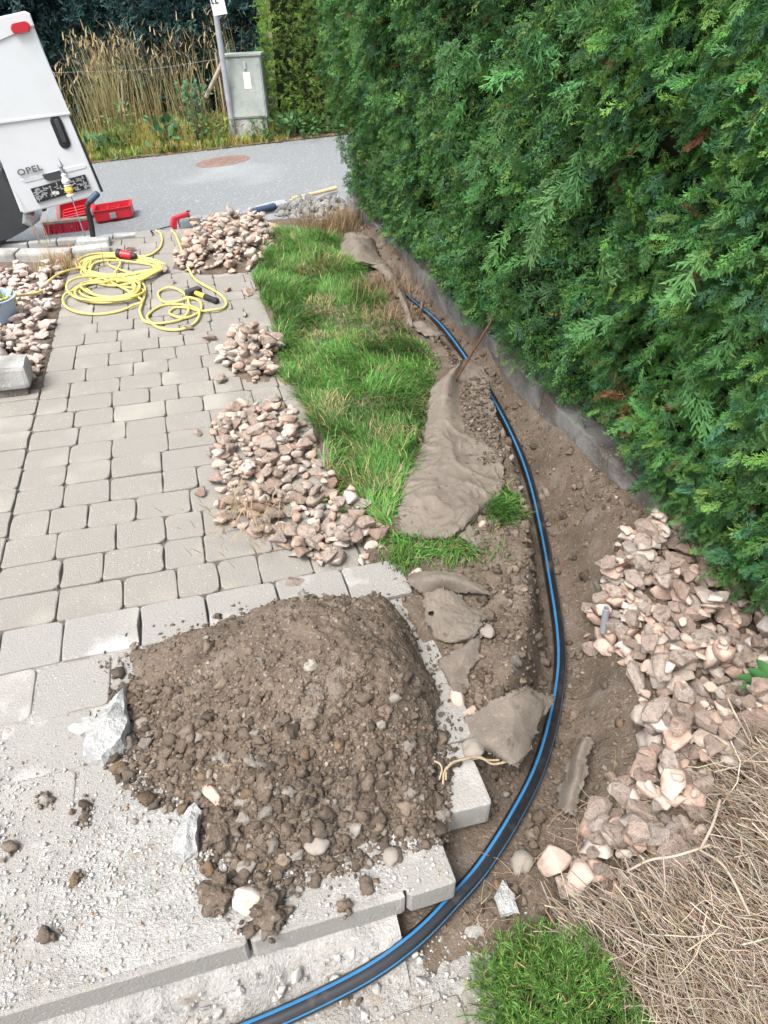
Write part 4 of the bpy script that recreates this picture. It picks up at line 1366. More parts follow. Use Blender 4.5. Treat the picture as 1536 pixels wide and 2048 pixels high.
for o_ in list(van.children):
    if o_.name.split('.')[0] in ('upper_panel', 'window_ridge', 'roof_lip', 'door_seal', 'brake_light', 'door_handle', 'plate_recess', 'boot_grip', 'plate_holder', 'moulded_marks', 'plate_clip', 'maker_lettering'):
        o_.parent = door; o_.location = (0, 0, 0)
# body behind the door, outside the frame
bm = bmesh.new()
pts = [(-.95, -.30), (-.95, 1.75), (-2.6, 1.85), (-4.2, 1.2), (-5.0, .75), (-5.05, -.25)]
bm_prism(bm, [B0 + DH * a + DU * (b - .02) - DN * .12 for a, b in pts], DN, 1.75, .06)
bm_obj('body', bm, M['van_white'], van)
for a in (-1.6, -4.1):
    c = B0 + DH * a - DU * .28 - DN * .10
    bm = bmesh.new()
    bm_lathe(bm, c, DN, [(-.20, .20), (-.20, .31), (-.17, .33), (-.03, .33), (0, .31), (0, .21), (-.02, .20)], 28)
    w = bm_obj('wheel', bm, M['black_plastic'], van)
    bm = bmesh.new()
    bm_lathe(bm, c, DN, [(-.12, .19), (-.015, .205), (-.03, .17), (-.02, .07), (.0, .05)], 24)
    o_ = bm_obj('rim', bm, M['steel']); o_.parent = w

# ------------------------------------------------------------------ red tool case
def rp(px, py, h=0.0):                         # point on the street (height h above it) seen at that pixel
    z = -.45
    for _ in range(6):
        p = G(px, py, z + h); z = road_z(p[0], p[1])
    return G(px, py, z + h)
RT = Matrix.Rotation(-math.atan(.10), 3, 'Y')
case = empty('tool_case', rp(235, 445), 'open red plastic tool case lying on the street beside the van', 'tool case')
def tray(name, c, R, lx, ly, h, wt, m, parent, bev=.012):
    bm = bmesh.new()
    g = lambda x, y, z: Vector(c) + R @ Vector((x, y, z))
    rings = []
    def ring(hx, hy, z, r=.03):
        pts = []
        for sx, sy, a0 in ((1, 1, 0), (-1, 1, 90), (-1, -1, 180), (1, -1, 270)):
            for k in range(4):
                a = math.radians(a0 + 30 * k)
                pts.append(bm.verts.new(g(sx * (hx - r) + r * math.cos(a), sy * (hy - r) + r * math.sin(a), z)))
        return pts
    rings = [ring(lx / 2 - .015, ly / 2 - .015, 0), ring(lx / 2, ly / 2, .02), ring(lx / 2, ly / 2, h - .012), ring(lx / 2 + .008, ly / 2 + .008, h - .010), ring(lx / 2 + .008, ly / 2 + .008, h), ring(lx / 2 - wt, ly / 2 - wt, h), ring(lx / 2 - wt - .01, ly / 2 - wt - .01, .02)]
    for p, q in zip(rings, rings[1:]):
        k = len(p)
        for i in range(k): bm.faces.new((p[i], p[(i + 1) % k], q[(i + 1) % k], q[i]))
    bm.faces.new(list(reversed(rings[0]))); bm.faces.new(rings[-1])
    return bm_obj(name, bm, m, parent)
yawc = math.radians(14)
RC = RT @ Matrix.Rotation(yawc, 3, 'Z')
cb = Vector(rp(232, 436)); cb.z += .01
base_t = tray('case_base', cb, RC, .42, .36, .13, .02, M['red_plastic'], case)
bm = bmesh.new()
for x, y, w, d in ((-.06, .06, .012, .2), (.07, -.02, .012, .26), (.0, .04, .13, .012)):
    bm_box(bm, cb + RC @ Vector((x, y, .065)), (w, d, .09), RC, .004)
bm_obj('divider', bm, M['red_plastic']).parent = base_t
bm = bmesh.new()
bm_box(bm, cb + RC @ Vector((0, -.195, .06)), (.07, .02, .06), RC, .006)
bm_obj('latch', bm, M['tool_grey']).parent = base_t
bm = bmesh.new()
bm_box(bm, cb + RC @ Vector((.06, -.06, .085)), (.05, .09, .04), RC @ Matrix.Rotation(.5, 3, 'Z'), .01)
bm_box(bm, cb + RC @ Vector((-.10, -.05, .08)), (.03, .12, .03), RC @ Matrix.Rotation(-.3, 3, 'Z'), .008)
tag(bm_obj('white_rag', bm, M['white_paint']), 'small white parts lying inside the open red case', 'parts')
RL = RC @ Matrix.Rotation(math.radians(-4), 3, 'Y') @ Matrix.Rotation(math.radians(20), 3, 'X')
cl = Vector(rp(158, 434)); cl.z += .03
lid = tray('case_lid', cl, RL, .42, .34, .09, .02, M['red_plastic'], case)
bm = bmesh.new()
for y in (-.09, -.03, .03, .09):
    bm_box(bm, cl + RL @ Vector((0, y, .03)), (.32, .014, .02), RL, .004)
bm_obj('lid_rib', bm, M['red_plastic']).parent = lid
bm = bmesh.new()
bm_box(bm, cb + RC @ Vector((-.235, 0, .10)), (.05, .30, .012), RC @ Matrix.Rotation(.5, 3, 'Y'), .003)
bm_obj('hinge_panel', bm, M['tool_grey'], case)

# ------------------------------------------------------------------ broom
bp = np.array([rp(93, 468), rp(182, 458)])
bc = bp.mean(0)
broom = empty('push_broom', bc, 'push broom with dense red bristles standing before the red case', 'broom')
bd = Vector(bp[1] - bp[0]); bl = bd.length
bx = bd.normalized(); by = Vector((0, 0, 1)).cross(bx).normalized(); bz = bx.cross(by)
RB = Matrix((bx, by, bz)).transposed()
bm = bmesh.new()
rr = random.Random(4)
nb = 34
for i in range(nb):
    for j in range(4):
        a = Vector(bc) + bx * (bl * ((i + .5) / nb - .5)) + by * (-.03 + .02 * j) + bz * .10
        e = a + bx * rr.gauss(0, .008) + by * ((-.03 + .02 * j) * .6 + rr.gauss(0, .006)) - bz * .10
        bm_cyl(bm, e, a, .0095, .006, 5)
bm_obj('bristles', bm, M['red_bristle'], broom)
bm = bmesh.new()
bm_box(bm, Vector(bc) + bz * .115, (bl * 1.0, .075, .034), RB, .008)
bm_obj('brush_head', bm, M['grey_wood'], broom)
bm = bmesh.new()
a = Vector(bc) + bz * .12 + bx * (-.06)
dirb = (Vector(VY(117, 405, a.y + .16)) - a).normalized()
bm_cyl(bm, a, a + dirb * 1.15, .014, .013, 10)
bm_obj('handle', bm, M['grey_wood'], broom)

# ------------------------------------------------------------------ bent black rail and the ornamental stake
base = G(187, 480, .03)
pts = [base, VY(181, 440, base[1] - .02), VY(175, 422, base[1] - .03), VY(174, 412, base[1] - .03), VY(178, 404, base[1] - .02), VY(188, 394, base[1])]
V, F, _ = tube(resample(catmull(pts, 8), .015), .022, 10)
rail = empty('handrail', base, 'bent black metal rail end standing at the street corner of the path', 'rail')
child(build('rail_bar', V, F, M['black_plastic'], smooth=True), rail)
bm = bmesh.new()
e = Vector(pts[-1]); d_ = (e - Vector(pts[-2])).normalized()
bm_lathe(bm, e - d_ * .05, d_, [(0, .022), (0, .026), (.09, .026), (.10, .015)], 12)
bm_obj('end_cap', bm, M['blue_tool'], rail)
base = G(172, 478, .0)
yb = base[1]
tip = VY(119, 326, yb)
d_ = (tip - base); Ls = np.linalg.norm(d_); d_ /= Ls
stake = empty('garden_stake', base, 'thin ornamental metal stake with beads and spear tip before the van', 'ornament')
bm = bmesh.new(); bm_cyl(bm, base, base + d_ * Ls * .80, .004, .004, 6); bm_obj('rod', bm, M['steel'], stake)
def along(px, py): return float(np.dot(VY(px, py, yb) - base, d_))
sc_ = along(136, 393)
prof_beads = [('collar', 'white_paint', [(0, .032), (.012, .034), (.018, .018)], along(140, 392)), ('amber_ball', 'yellow_handle', [(0, .012), (.012, .026), (.03, .033), (.05, .028), (.065, .012)], along(139, 388)),
              ('collar', 'white_paint', [(0, .018), (.008, .03), (.018, .018)], along(136, 373)), ('bead', 'white_paint', [(0, .012), (.012, .028), (.03, .032), (.05, .024), (.06, .010)], along(134, 370)),
              ('bead', 'white_paint', [(0, .010), (.01, .020), (.028, .022), (.04, .010)], along(130, 357)), ('bead', 'steel', [(0, .008), (.008, .014), (.045, .014), (.055, .008)], along(127, 347)),
              ('spear_tip', 'steel', [(0, .006), (.012, .022), (.03, .018), (.075, .001)], along(123, 336))]
for nm, m_, pr, at_ in prof_beads:
    bm = bmesh.new(); bm_lathe(bm, base + d_ * at_, d_, pr, 16); bm_obj(nm, bm, M[m_], stake, smooth=False)

# ------------------------------------------------------------------ yellow extension cable
def zc(L, h=.011, o=(80, 480), k=3.84):        # traced on an enlargement
    return [G(o[0] + x / k, o[1] + y / k, h) for x, y in L]
lead = [G(-60, 606, .16), G(0, 600, .15), G(30, 592, .15), G(60, 589, .06), G(80, 583, .05)]
tail = zc([(25, 385), (50, 335), (120, 275), (210, 235), (300, 215)], .03)
loops = []
rr = random.Random(21)
cx, cy = 640, 240
ang = math.pi
main_pts = []
for k in range(9 * 14):
    a = ang + k * 2 * math.pi / 14
    lp = k // 14
    if k % 14 == 0:
        rx_ = rr.uniform(255, 345); ry_ = rr.uniform(62, 118); ox = rr.uniform(-25, 30); oy = rr.uniform(-45, 15)
    main_pts.append((cx + ox + rx_ * math.cos(a), cy + oy + ry_ * math.sin(a)))
low = []
for k in range(6 * 12):
    a = -1.2 + k * 2 * math.pi / 12
    if k % 12 == 0:
        rx_ = rr.uniform(190, 290); ry_ = rr.uniform(55, 100); ox = rr.uniform(-40, 40); oy = rr.uniform(-15, 40)
    low.append((500 + ox + rx_ * math.cos(a), 385 + oy + ry_ * math.sin(a)))
big = [(780, 470), (720, 510), (600, 550), (450, 570), (300, 562), (210, 530), (180, 480), (200, 430), (280, 390), (360, 380), (470, 460), (600, 465), (720, 410), (770, 350), (720, 280), (600, 230), (530, 190), (525, 150), (580, 140), (620, 190), (580, 280), (640, 330), (740, 320), (800, 350)]
run = [(808, 410), (785, 490), (770, 560), (800, 620), (880, 640), (1000, 630), (1100, 600), (1145, 545), (1110, 500), (1000, 492), (900, 520), (832, 575), (835, 625), (900, 668), (1000, 690), (1110, 680), (1200, 625), (1228, 560), (1190, 520), (1148, 500), (1132, 440), (1080, 392), (1000, 375), (925, 390), (908, 425), (950, 475), (1050, 472), (1150, 455), (1220, 468), (1242, 510), (1215, 560), (1110, 600), (1020, 592), (995, 555), (1040, 520), (1130, 520), (1230, 545), (1330, 550), (1405, 525), (1432, 485), (1400, 432), (1330, 385), (1245, 350), (1185, 295), (1140, 230), (1110, 150), (1080, 60), (1045, -20), (1010, -75)]
P = lead + tail
P2 = zc(main_pts + low + big, .011)
for k, p in enumerate(P2): p[2] = .011 + .030 * (.5 + .5 * math.sin(k * .9)) * (1 if k < 190 else .5)
P3 = zc(run, .012)
for k, p in enumerate(P3): p[2] = .012 + (.012 if k % 5 == 2 else 0)
for p in P3[-5:-1]: p[2] = .10 if False else .03
cable = empty('extension_cable', G(250, 570, 0), 'long yellow extension cable lying in tangled coils on the paving', 'cable')
C = resample(catmull(np.array(P + P2 + P3), 6), .012)
V, F, _ = tube(C, .0082, 8)
child(build('cable', V, F, M['yellow_cable'], smooth=True), cable)
C = resample(catmull(np.array(zc([(735, 128), (800, 125), (860, 108), (920, 60), (938, 0), (925, -50), (890, -75)], .012)), 8), .012)
V, F, _ = tube(C, .0082, 8)
child(build('cable', V, F, M['yellow_cable'], smooth=True), cable)
a, b = Vector(zc([(610, 105)], .05)[0]), Vector(zc([(735, 125)], .04)[0])
bm = bmesh.new(); bm_lathe(bm, a, b - a, [(0, .030), (.02, .032), (.10, .030), ((b - a).length * .8, .022)], 14); bm_obj('connector', bm, M['red_plastic'], cable)
bm = bmesh.new(); bm_lathe(bm, a - (b - a) * .12, b - a, [(0, .036), (.03, .036), (.035, .028)], 14); bm_lathe(bm, b - (b - a) * .22, b - a, [(0, .024), (.03, .020), (.04, .012)], 12); bm_obj('connector_cap', bm, M['black_plastic'], cable)

# ------------------------------------------------------------------ club hammer
hc = G(387, 584, .03); he = G(432, 602, .018)
ham = empty('club_hammer', G(390, 585, 0), 'club hammer with dark steel head and yellow and black handle', 'hammer')
hx = Vector(he - hc).normalized()
hy = Vector((0, 0, 1)).cross(hx).normalized(); hz = hx.cross(hy)
RH = Matrix((hx, hy, hz)).transposed()
Lh = np.linalg.norm(he - hc)
bm = bmesh.new(); bm_box(bm, Vector(hc), (.05, .115, .05), RH, .009); bm_obj('head', bm, M['dark_trim'], ham)
bm = bmesh.new(); bm_lathe(bm, Vector(hc) + hx * .02, hx, [(0, .015), (Lh * .45, .017)], 12); bm_obj('shaft', bm, M['yellow_handle'], ham)
bm = bmesh.new(); bm_lathe(bm, Vector(hc) + hx * (.02 + Lh * .42), hx, [(0, .018), (.02, .021), (Lh * .3, .019), (Lh * .52, .023), (Lh * .56, .016)], 12); bm_obj('grip', bm, M['black_plastic'], ham)

# ------------------------------------------------------------------ power tool, long chisel hammer and pick at the street
g0, g1 = Vector(rp(345, 452, .06)), Vector(rp(412, 436, .06))
tool = empty('demolition_hammer', g0, 'red and grey power hammer lying behind the far gravel heap', 'power tool')
ax = (g1 - g0).normalized(); L_ = (g1 - g0).length
ay = Vector((0, 0, 1)).cross(ax).normalized(); az_ = ax.cross(ay)
RG = Matrix((ax, ay, az_)).transposed()
bm = bmesh.new(); bm_box(bm, g0 + ax * L_ * .42 , (L_ * .46, .10, .12), RG, .03); bm_obj('motor_housing', bm, M['tool_grey'], tool)
bm = bmesh.new()
pts = [g0 + ax * u - az_ * -v for u, v in ((0, -.03), (.03, -.05), (.05, .05), (.20, .07), (.20, .10), (.02, .08), (-.02, .0))]
bm_prism(bm, [p - ay * .03 for p in pts], -ay, .06, .006); bm_obj('handle', bm, M['red_plastic'], tool)
bm = bmesh.new(); bm_lathe(bm, g0 + ax * L_ * .62, ax, [(0, .05), (.08, .045), (.10, .03), (.17, .03), (.18, .02)], 14); bm_obj('chuck', bm, M['steel'], tool)
V, F, _ = tube(resample(catmull([g0 + ax * L_ * .5 + az_ * .03 - ay * .055, g0 + ax * L_ * .5 + az_ * .10, g0 + ax * L_ * .6 + az_ * .09 + ay * .05], 8), .01), .009, 6)
child(build('loop_handle', V, F, M['black_plastic'], smooth=True), tool)
V, F, _ = tube(resample(catmull([g0, Vector(rp(330, 455, .03)), Vector(rp(312, 460, .02)), G(302, 462, .01), G(306, 466, .01)], 8), .015), .006, 6)
child(build('power_lead', V, F, M['black_plastic'], smooth=True), tool)
pa, pb = Vector(rp(545, 408, .05)), Vector(rp(672, 376, .05))
pick = empty('pickaxe', pa, 'long tool with pale wooden handle lying on the street edge', 'hand tool')
d_ = (pb - pa).normalized()
bm = bmesh.new(); bm_lathe(bm, pa + d_ * .28, d_, [(0, .021), (.3, .020), ((pb - pa).length - .36, .021), ((pb - pa).length - .28, .026)], 12); bm_obj('wooden_handle', bm, M['wood'], pick)
bm = bmesh.new(); bm_lathe(bm, pa + d_ * .25, d_, [(0, .024), (.06, .024)], 12); bm_obj('yellow_band', bm, M['yellow_handle'], pick)
bm = bmesh.new()
nrm = d_.cross(Vector((0, 0, 1))).normalized()
bl_ = [pa + d_ * .28 + nrm * .02, pa + d_ * .10 + nrm * .09, pa - d_ * .12 + nrm * .10, pa - d_ * .30, pa - d_ * .12 - nrm * .10, pa + d_ * .10 - nrm * .09, pa + d_ * .28 - nrm * .02]
bm_prism(bm, bl_, Vector((0, 0, 1)), .006, 0); bm_obj('blade', bm, M['galv'], pick)
pa, pb = Vector(rp(500, 424, .06)), Vector(rp(548, 412, .06))
bar = empty('chisel_bit', pa, 'blue-grey chisel tool with dark grip beside the wooden handle', 'hand tool')
d_ = (pb - pa).normalized()
bm = bmesh.new(); bm_lathe(bm, pa, d_, [(0, .028), (.06, .034), (.2, .030), ((pb - pa).length, .034), ((pb - pa).length + .02, .02)], 12); bm_obj('grip', bm, M['blue_tool'], bar)
bm = bmesh.new(); bm_lathe(bm, pa - d_ * .6, d_, [(0, .006), (.06, .012), (.62, .012)], 8); bm_obj('shank', bm, M['steel'], bar)

# rubble of broken concrete at the street end
RUB = [rp(550, 432)[:2], rp(570, 405)[:2], rp(640, 398)[:2], rp(690, 400)[:2], rp(690, 425)[:2], rp(600, 445)[:2]]
q = sample_poly(RUB, 420)
r = .012 + .05 * rng.random(len(q)) ** 3
z = road_z(q[:, 0], q[:, 1]) + r * .4 + .04 * sstep(0, .25, poly_sd(RUB, q[:, 0], q[:, 1]))
V, F, C = scatter(ROCKS[:8], np.c_[q, z], rand_rot(len(q)), r, (np.array([.20, .195, .18]) * (1 + .25 * rng.normal(size=(len(q), 1)))).clip(.06, .5))
tag(build('rubble', V, F, M['gravel_mass'], colors=C), 'grey broken asphalt rubble at the street end of the trench', 'rubble', kind='stuff')
PP = np.array(RUB)
V, F = grid_mesh(np.arange(PP[:, 0].min(), PP[:, 0].max(), .03), np.arange(PP[:, 1].min(), PP[:, 1].max(), .03), lambda x, y: road_z(x, y) - .02 + .06 * sstep(-.02, .25, poly_sd(RUB, x, y)) + .012 * fbm(x * 20, y * 20))
tag(build('rubble_fines', V, F, M['concrete'], smooth=True), 'grey stone dust under the broken rubble by the street', 'debris', kind='stuff')

# ================================================================== FAR SIDE OF THE STREET
def far(px, py, up=0.0, Y=12.9):
    return VY(px, py, Y)
# sign post
b = np.array([*rp(466, 252)[:2], 0]); b[1] = 12.95; b[0] = VY(466, 250, 12.95)[0]; b[2] = road_z(b[0], b[1])
top = VY(419, -60, 12.6)
post = empty('sign_post', b, 'leaning galvanised steel post with a white sign beside the cabinet', 'post')
bm = bmesh.new(); bm_cyl(bm, b - np.array([0, 0, .1]), top, .042, .042, 14); bm_obj('tube', bm, M['galv'], post)
sg = VY(428, -28, 12.5)
bm = bmesh.new(); bm_box(bm, sg, (.20, .02, .68), Matrix.Rotation(-.14, 3, 'Y'), .004); sgp = bm_obj('sign_plate', bm, M['white_paint'], post)
bm = bmesh.new()
for px_, py_, w, hh in ((424, 3, .018, .05), (431, 0, .018, .06), (434, 6, .05, .014), (427, 7, .03, .012)):
    bm_box(bm, VY(px_, py_, 12.5) + np.array([0, -.013, 0]), (w, .004, hh), Matrix.Rotation(-.14, 3, 'Y'))
bm_obj('sign_marking', bm, M['black_plastic']).parent = sgp
# cabinet
cbp = VY(504, 243, 12.95)
zc_ = road_z(cbp[0], 12.95)
lean = Matrix.Rotation(-.045, 3, 'Y')
cab = empty('utility_cabinet', (cbp[0], 12.95, zc_), 'grey weathered utility cabinet standing at the edge of the street', 'cabinet')
cw = .56
c0_ = Vector((cbp[0], 13.05, zc_))
bm = bmesh.new(); bm_box(bm, c0_ + lean @ Vector((0, 0, .10)), (cw * .93, .28, .50), lean, .01); bm_obj('plinth', bm, M['concrete'], cab)
bm = bmesh.new(); bm_box(bm, c0_ + lean @ Vector((0, 0, .78)), (cw, .32, .84), lean, .012); bm_obj('cabinet_body', bm, M['cabinet'], cab)
bm = bmesh.new(); bm_box(bm, c0_ + lean @ Vector((0, 0, 1.215)), (cw + .05, .38, .035), lean, .008); bm_obj('cabinet_roof', bm, M['cabinet'], cab)
bm = bmesh.new(); bm_box(bm, c0_ + lean @ Vector((0, -.165, .78)), (cw * .93, .012, .79), lean, .004); dr = bm_obj('cabinet_door', bm, M['cabinet'], cab)
bm = bmesh.new(); bm_box(bm, c0_ + lean @ Vector((.03, -.18, 1.08)), (.04, .03, .10), lean, .006); bm_obj('lock', bm, M['galv']).parent = dr
bm = bmesh.new(); bm_box(bm, c0_ + lean @ Vector((.04, -.173, .88)), (.11, .004, .22), lean); bm_obj('sticker', bm, M['sticker']).parent = dr
# wire fence: posts, brace, wires
fence = empty('wire_fence', (b[0], 13.3, b[2]), 'thin wire fence with grey wooden posts behind the tall weeds', 'fence')
for a_, e_, r_ in (((452, 240), (431, 105), .016), ((412, 195), (445, 125), .035), ((250, 280), (243, 160), .014)):
    bm = bmesh.new(); bm_cyl(bm, VY(*a_, 13.3), VY(*e_, 13.3), r_, r_, 8); bm_obj('fence_post', bm, M['grey_wood'], fence)
for y_ in (118,):
    V, F, _ = tube(resample(catmull([VY(-40, y_ + 30, 13.3), VY(150, y_ + 26, 13.3), VY(300, y_ + 20, 13.3), VY(437, y_, 13.3)], 6), .2), .0018, 4)
    child(build('wire', V, F, M['galv'], smooth=True), fence)

# dark conifer screen
def hedge_block(name, x0, x1, y0, z0, z1, n, base, label, variants, size, cat='hedge', spread=.6, bulge=.25, depth_=1.4, dv=.25, dirb=(0, 0, .25), side=None):
    root = empty(name, ((x0 + x1) / 2, y0 + depth_ / 2, z0), label, cat)
    x = rng.uniform(x0, x1, n); z = z0 + (z1 - z0) * rng.random(n)
    y = y0 - bulge * fbm(x * 1.1, z * 1.1, 7, o=3) + np.abs(rng.normal(size=n)) * .16
    out = np.tile(np.array([0, -1., 0]), (n, 1))
    if side is not None:                       # visible flank
        m_ = rng.random(n) < side[1]
        y[m_] = rng.uniform(y0, y0 + depth_, m_.sum())
        x[m_] = (x0 if side[0] < 0 else x1) + rng.normal(size=m_.sum()) * .05
        out[m_] = (side[0], -.3, 0)
    pos = np.c_[x, y, z]
    cols = green(n, base, dv, .08) * (1 + .3 * fbm(x * 1.5, z * 1.5, 11)[:, None])
    foliage('foliage', pos, out, size[0] + (size[1] - size[0]) * rng.random(n), cols, variants, root, spread, dirb)
    V, F = grid_mesh(np.linspace(x0 + .1, x1 - .1, 40), np.linspace(z0 - .2, z1 - .1, 24), lambda a, c: y0 + .22 - bulge * fbm(a * 1.1, c * 1.1, 7, o=3))
    child(build('shade_backing', V[:, [0, 2, 1]], F, M['hedge_core'], smooth=True), root)  # near-black sheet behind the sprays, coloured as inner shade
    bm = bmesh.new(); bm_box(bm, ((x0 + x1) / 2, y0 + .75, (z0 + z1) / 2 - .1), (x1 - x0 - .3, .6, z1 - z0 - .2)); bm_obj('shade_block', bm, M['hedge_core'], root)  # near-black filler block, shade put into its colour
    bm = bmesh.new()
    for k in range(max(2, int((x1 - x0) / .8))):
        xx = x0 + (x1 - x0) * (k + .5) / max(2, int((x1 - x0) / .8))
        bm_cyl(bm, (xx, y0 + .4, z0 - .3), (xx, y0 + .5, z1 - .4), .06, .03, 8)
    bm_obj('trunk', bm, M['bark'], root)
    return root
xs = [VY(p_, 150, 14.3)[0] for p_ in (-330, 30, 210, 380, 525)]
CON = ['dark blue-green conifer standing behind the white van', 'dark blue-green conifer behind the left part of the tall weeds', 'dark blue-green conifer behind the middle of the weeds', 'dark blue-green conifer behind sign post and cabinet']
for k in range(4):
    hedge_block('conifer', xs[k] - .15, xs[k + 1] + .10, 14.0 + .15 * (k % 2), -.75, 2.7, 1500, (.028, .072, .068), CON[k], MED, (.26, .46), 'conifer', .55, .38, dv=.35, dirb=(-.15, 0, .35))
# clipped hedge on the other side
x0h = VY(532, 150, 12.9)[0]; x1h = VY(690, 150, 12.9)[0] + .8
hedge_block('clipped_hedge', x0h, x1h, 13.0, -.28, 2.6, 4800, (.135, .235, .034), 'neatly clipped yellow-green hedge end beyond the street', COARSE, (.085, .13), 'hedge', .6, .03, dirb=(0, 0, .25), side=(-1, .22))

# tall dry grass, weeds and low growth on the verge
parts = []
n = 24000
x = rng.uniform(-6.6, -1.55, n); y = 12.78 + .95 * rng.random(n) ** 1.2
w_ = .35 + .65 * sstep(-.4, .3, fbm(x * 2, y * 2, 5))
k = rng.random(n) < w_; x, y = x[k], y[k]; n = len(x)
hgt = (.20 + .50 * rng.random(n)) * (1 + .35 * fbm(x * 1.6, y * 1.6, 9)) * sstep(12.72, 13.05, y).clip(.35, 1) * np.interp(x, [-2.4, -1.9, -1.6], [1, .65, .4])
cols = green(n, (.46, .46, .12), .25, .12)
a_ = fbm(x * 2.2, y * 2, 60) > .05
cols[a_] = green(a_.sum(), (.26, .38, .085), .25, .1)
a_ = rng.random(n) < .33
cols[a_] = green(a_.sum(), (.50, .38, .18), .2, .08)
zv = lambda x, y: road_z(np.clip(x, -9, 9), y) + .035 * (y - 12.7)
parts.append(blades(np.c_[x, y, zv(x, y)], hgt, .006 + .010 * rng.random(n), .05 + .35 * rng.random(n), cols, .7))
n = 900
cl_ = rng.uniform(-6.4, -2.35, 42)
x = cl_[rng.integers(0, len(cl_), n)] + rng.normal(size=n) * .10; y = 13.25 + .45 * rng.random(n)
hgt = 1.05 + .60 * rng.random(n) + .30 * vnoise(x * 3, 0)
cols = green(n, (.62, .47, .24), .2, .06)
az = rng.normal(size=n) * .5 + np.where(rng.random(n) < .7, math.pi, 0)
tall = blades(np.c_[x, y, zv(x, y)], hgt, .005 + .005 * rng.random(n), .02 + .16 * rng.random(n), cols, .22, az)
parts.append(tall)
# seed heads and dry leaves on the stalks
q = tall[0].reshape(n, 5, 3)
sh = q[:, 4] + (q[:, 2] - q[:, 4]) * (rng.random((n, 1)) * .25)
parts.append(blades(sh, .10 + .08 * rng.random(n), .007 + .004 * rng.random(n), .2 + .9 * rng.random(n), green(n, (.45, .34, .19), .15, .05), .6))
m_ = 1500
i_ = rng.integers(0, n, m_); f_ = rng.random((m_, 1))
lp = q[i_, 0] * (1 - f_) * .9 + q[i_, 3] * f_ + q[i_, 0] * .1 * (1 - f_)
parts.append(blades(lp, .14 + .16 * rng.random(m_), .005 + .004 * rng.random(m_), .5 + 1.3 * rng.random(m_), green(m_, (.40, .29, .15), .22, .06), .9))
# dead leaf litter along the asphalt edge
n = 900
x = rng.uniform(-6, -.6, n); y = 12.66 + .14 * rng.random(n)
parts.append(blades(np.c_[x, y, road_z(x, y) + .012], .03 + .04 * rng.random(n), .008 + .008 * rng.random(n), 1.3 + .2 * rng.random(n), green(n, (.30, .20, .12), .3, .1), .2))
V, F, C = join(parts)
tag(build('verge_grass', V, F, M['grass'], colors=C), 'tall dry straw stalks and yellow-green weeds on the far verge', 'weeds', kind='stuff')
# leafy weed plants
def leafy(name, x, y, z, hgt, wid, nl, ls, base, label, group=None):
    root = empty(name, (x, y, z), label, 'weed', group)
    p = np.c_[rng.normal(size=nl) * wid * .5, rng.normal(size=nl) * wid * .4, hgt * rng.random(nl) ** .8] + np.array([x, y, z])
    L = ls * (.6 + .8 * rng.random(nl))
    lf = np.array([[0, 0, 0], [.30, .35, .03], [.22, .75, 0], [0, 1, -.12], [-.22, .75, 0], [-.30, .35, .03]])
    ff = np.array([[0, 1, 2], [0, 2, 3], [0, 3, 4], [0, 4, 5]])
    o_ = p - np.array([x, y, z]); o_[:, 2] = .25
    R = frond_frames(o_ + rng.normal(size=(nl, 3)) * .2, np.tile([0, -.3, 1.], (nl, 1)) + rng.normal(size=(nl, 3)) * .3)
    V, F, C = scatter([(lf, ff)], p, R, L, green(nl, base, .22, .1))
    child(build('leaves', V, F, M['leaf'], colors=C), root)
    bm = bmesh.new()
    for k in range(4):
        bm_cyl(bm, (x, y, z - .03), (x + random.gauss(0, wid * .35), y + random.gauss(0, wid * .3), z + hgt * random.uniform(.6, 1)), .008, .003, 5)
    bm_obj('stem', bm, M['bark'], root)
for px_, py_, hgt, wid, nl, ls, base, lb in ((212, 312, .30, .32, 60, .13, (.045, .115, .045), 'bushy dark green weed at the asphalt edge by the van door'), (330, 285, .45, .30, 60, .14, (.05, .13, .05), 'broad-leaved green weed in the middle of the verge'),
        (395, 280, .95, .26, 260, .07, (.07, .15, .07), 'tall feathery green weed left of the sign post'), (255, 300, .75, .22, 160, .06, (.10, .17, .06), 'upright grey-green weed near the van'), (590, 268, .32, .5, 160, .09, (.05, .13, .04), 'low green plants at the foot of the clipped hedge'),
        (445, 285, .40, .35, 140, .07, (.14, .17, .05), 'yellowish low weed in front of the sign post'), (525, 262, .28, .3, 100, .08, (.06, .15, .04), 'green grass tuft at the foot of the cabinet'), (648, 262, .25, .3, 80, .08, (.05, .12, .04), 'low green plants where far hedge meets the street')):
    p = VY(px_, py_, 12.92)
    leafy('weed', p[0], 12.95, float(zv(p[0], 12.95)), hgt, wid, nl, ls, base, lb, 'weeds on the far verge')

# ================================================================== LEFT BED
# concrete block with a boulder behind it
blk = G(28, 742, .16)
bm = bmesh.new()
bm_box(bm, (0, 0, 0), (.82, .17, .13), None, .025)
bmesh.ops.subdivide_edges(bm, edges=[e for e in bm.edges if e.calc_length() > .08], cuts=6, use_grid_fill=True)
for v in bm.verts:
    q = v.co * 16
    v.co += Vector((vnoise(q.x, q.y, q.z), vnoise(q.x + 7, q.y, q.z), vnoise(q.x, q.y + 7, q.z))) * .007
o = bm_obj('edging_block', bm, M['concrete'])
pb = XY(-1.25, 3.745, .105)
o.location = pb; o.rotation_euler = (0, 0, YAW)
tag(o, 'rough grey concrete block lying at the left edge of the path', 'block')
bm = bmesh.new()
bm_box(bm, (0, 0, 0), (.80, .15, .07), None, .01)
o = bm_obj('base_block', bm, M['wall_concrete'])
o.location = XY(-1.26, 3.75, .01); o.rotation_euler = (0, 0, YAW)
tag(o, 'dark flat stone under the grey concrete block', 'block')
V, F = ico(3, .30, 51, (1.1, .8, .75))
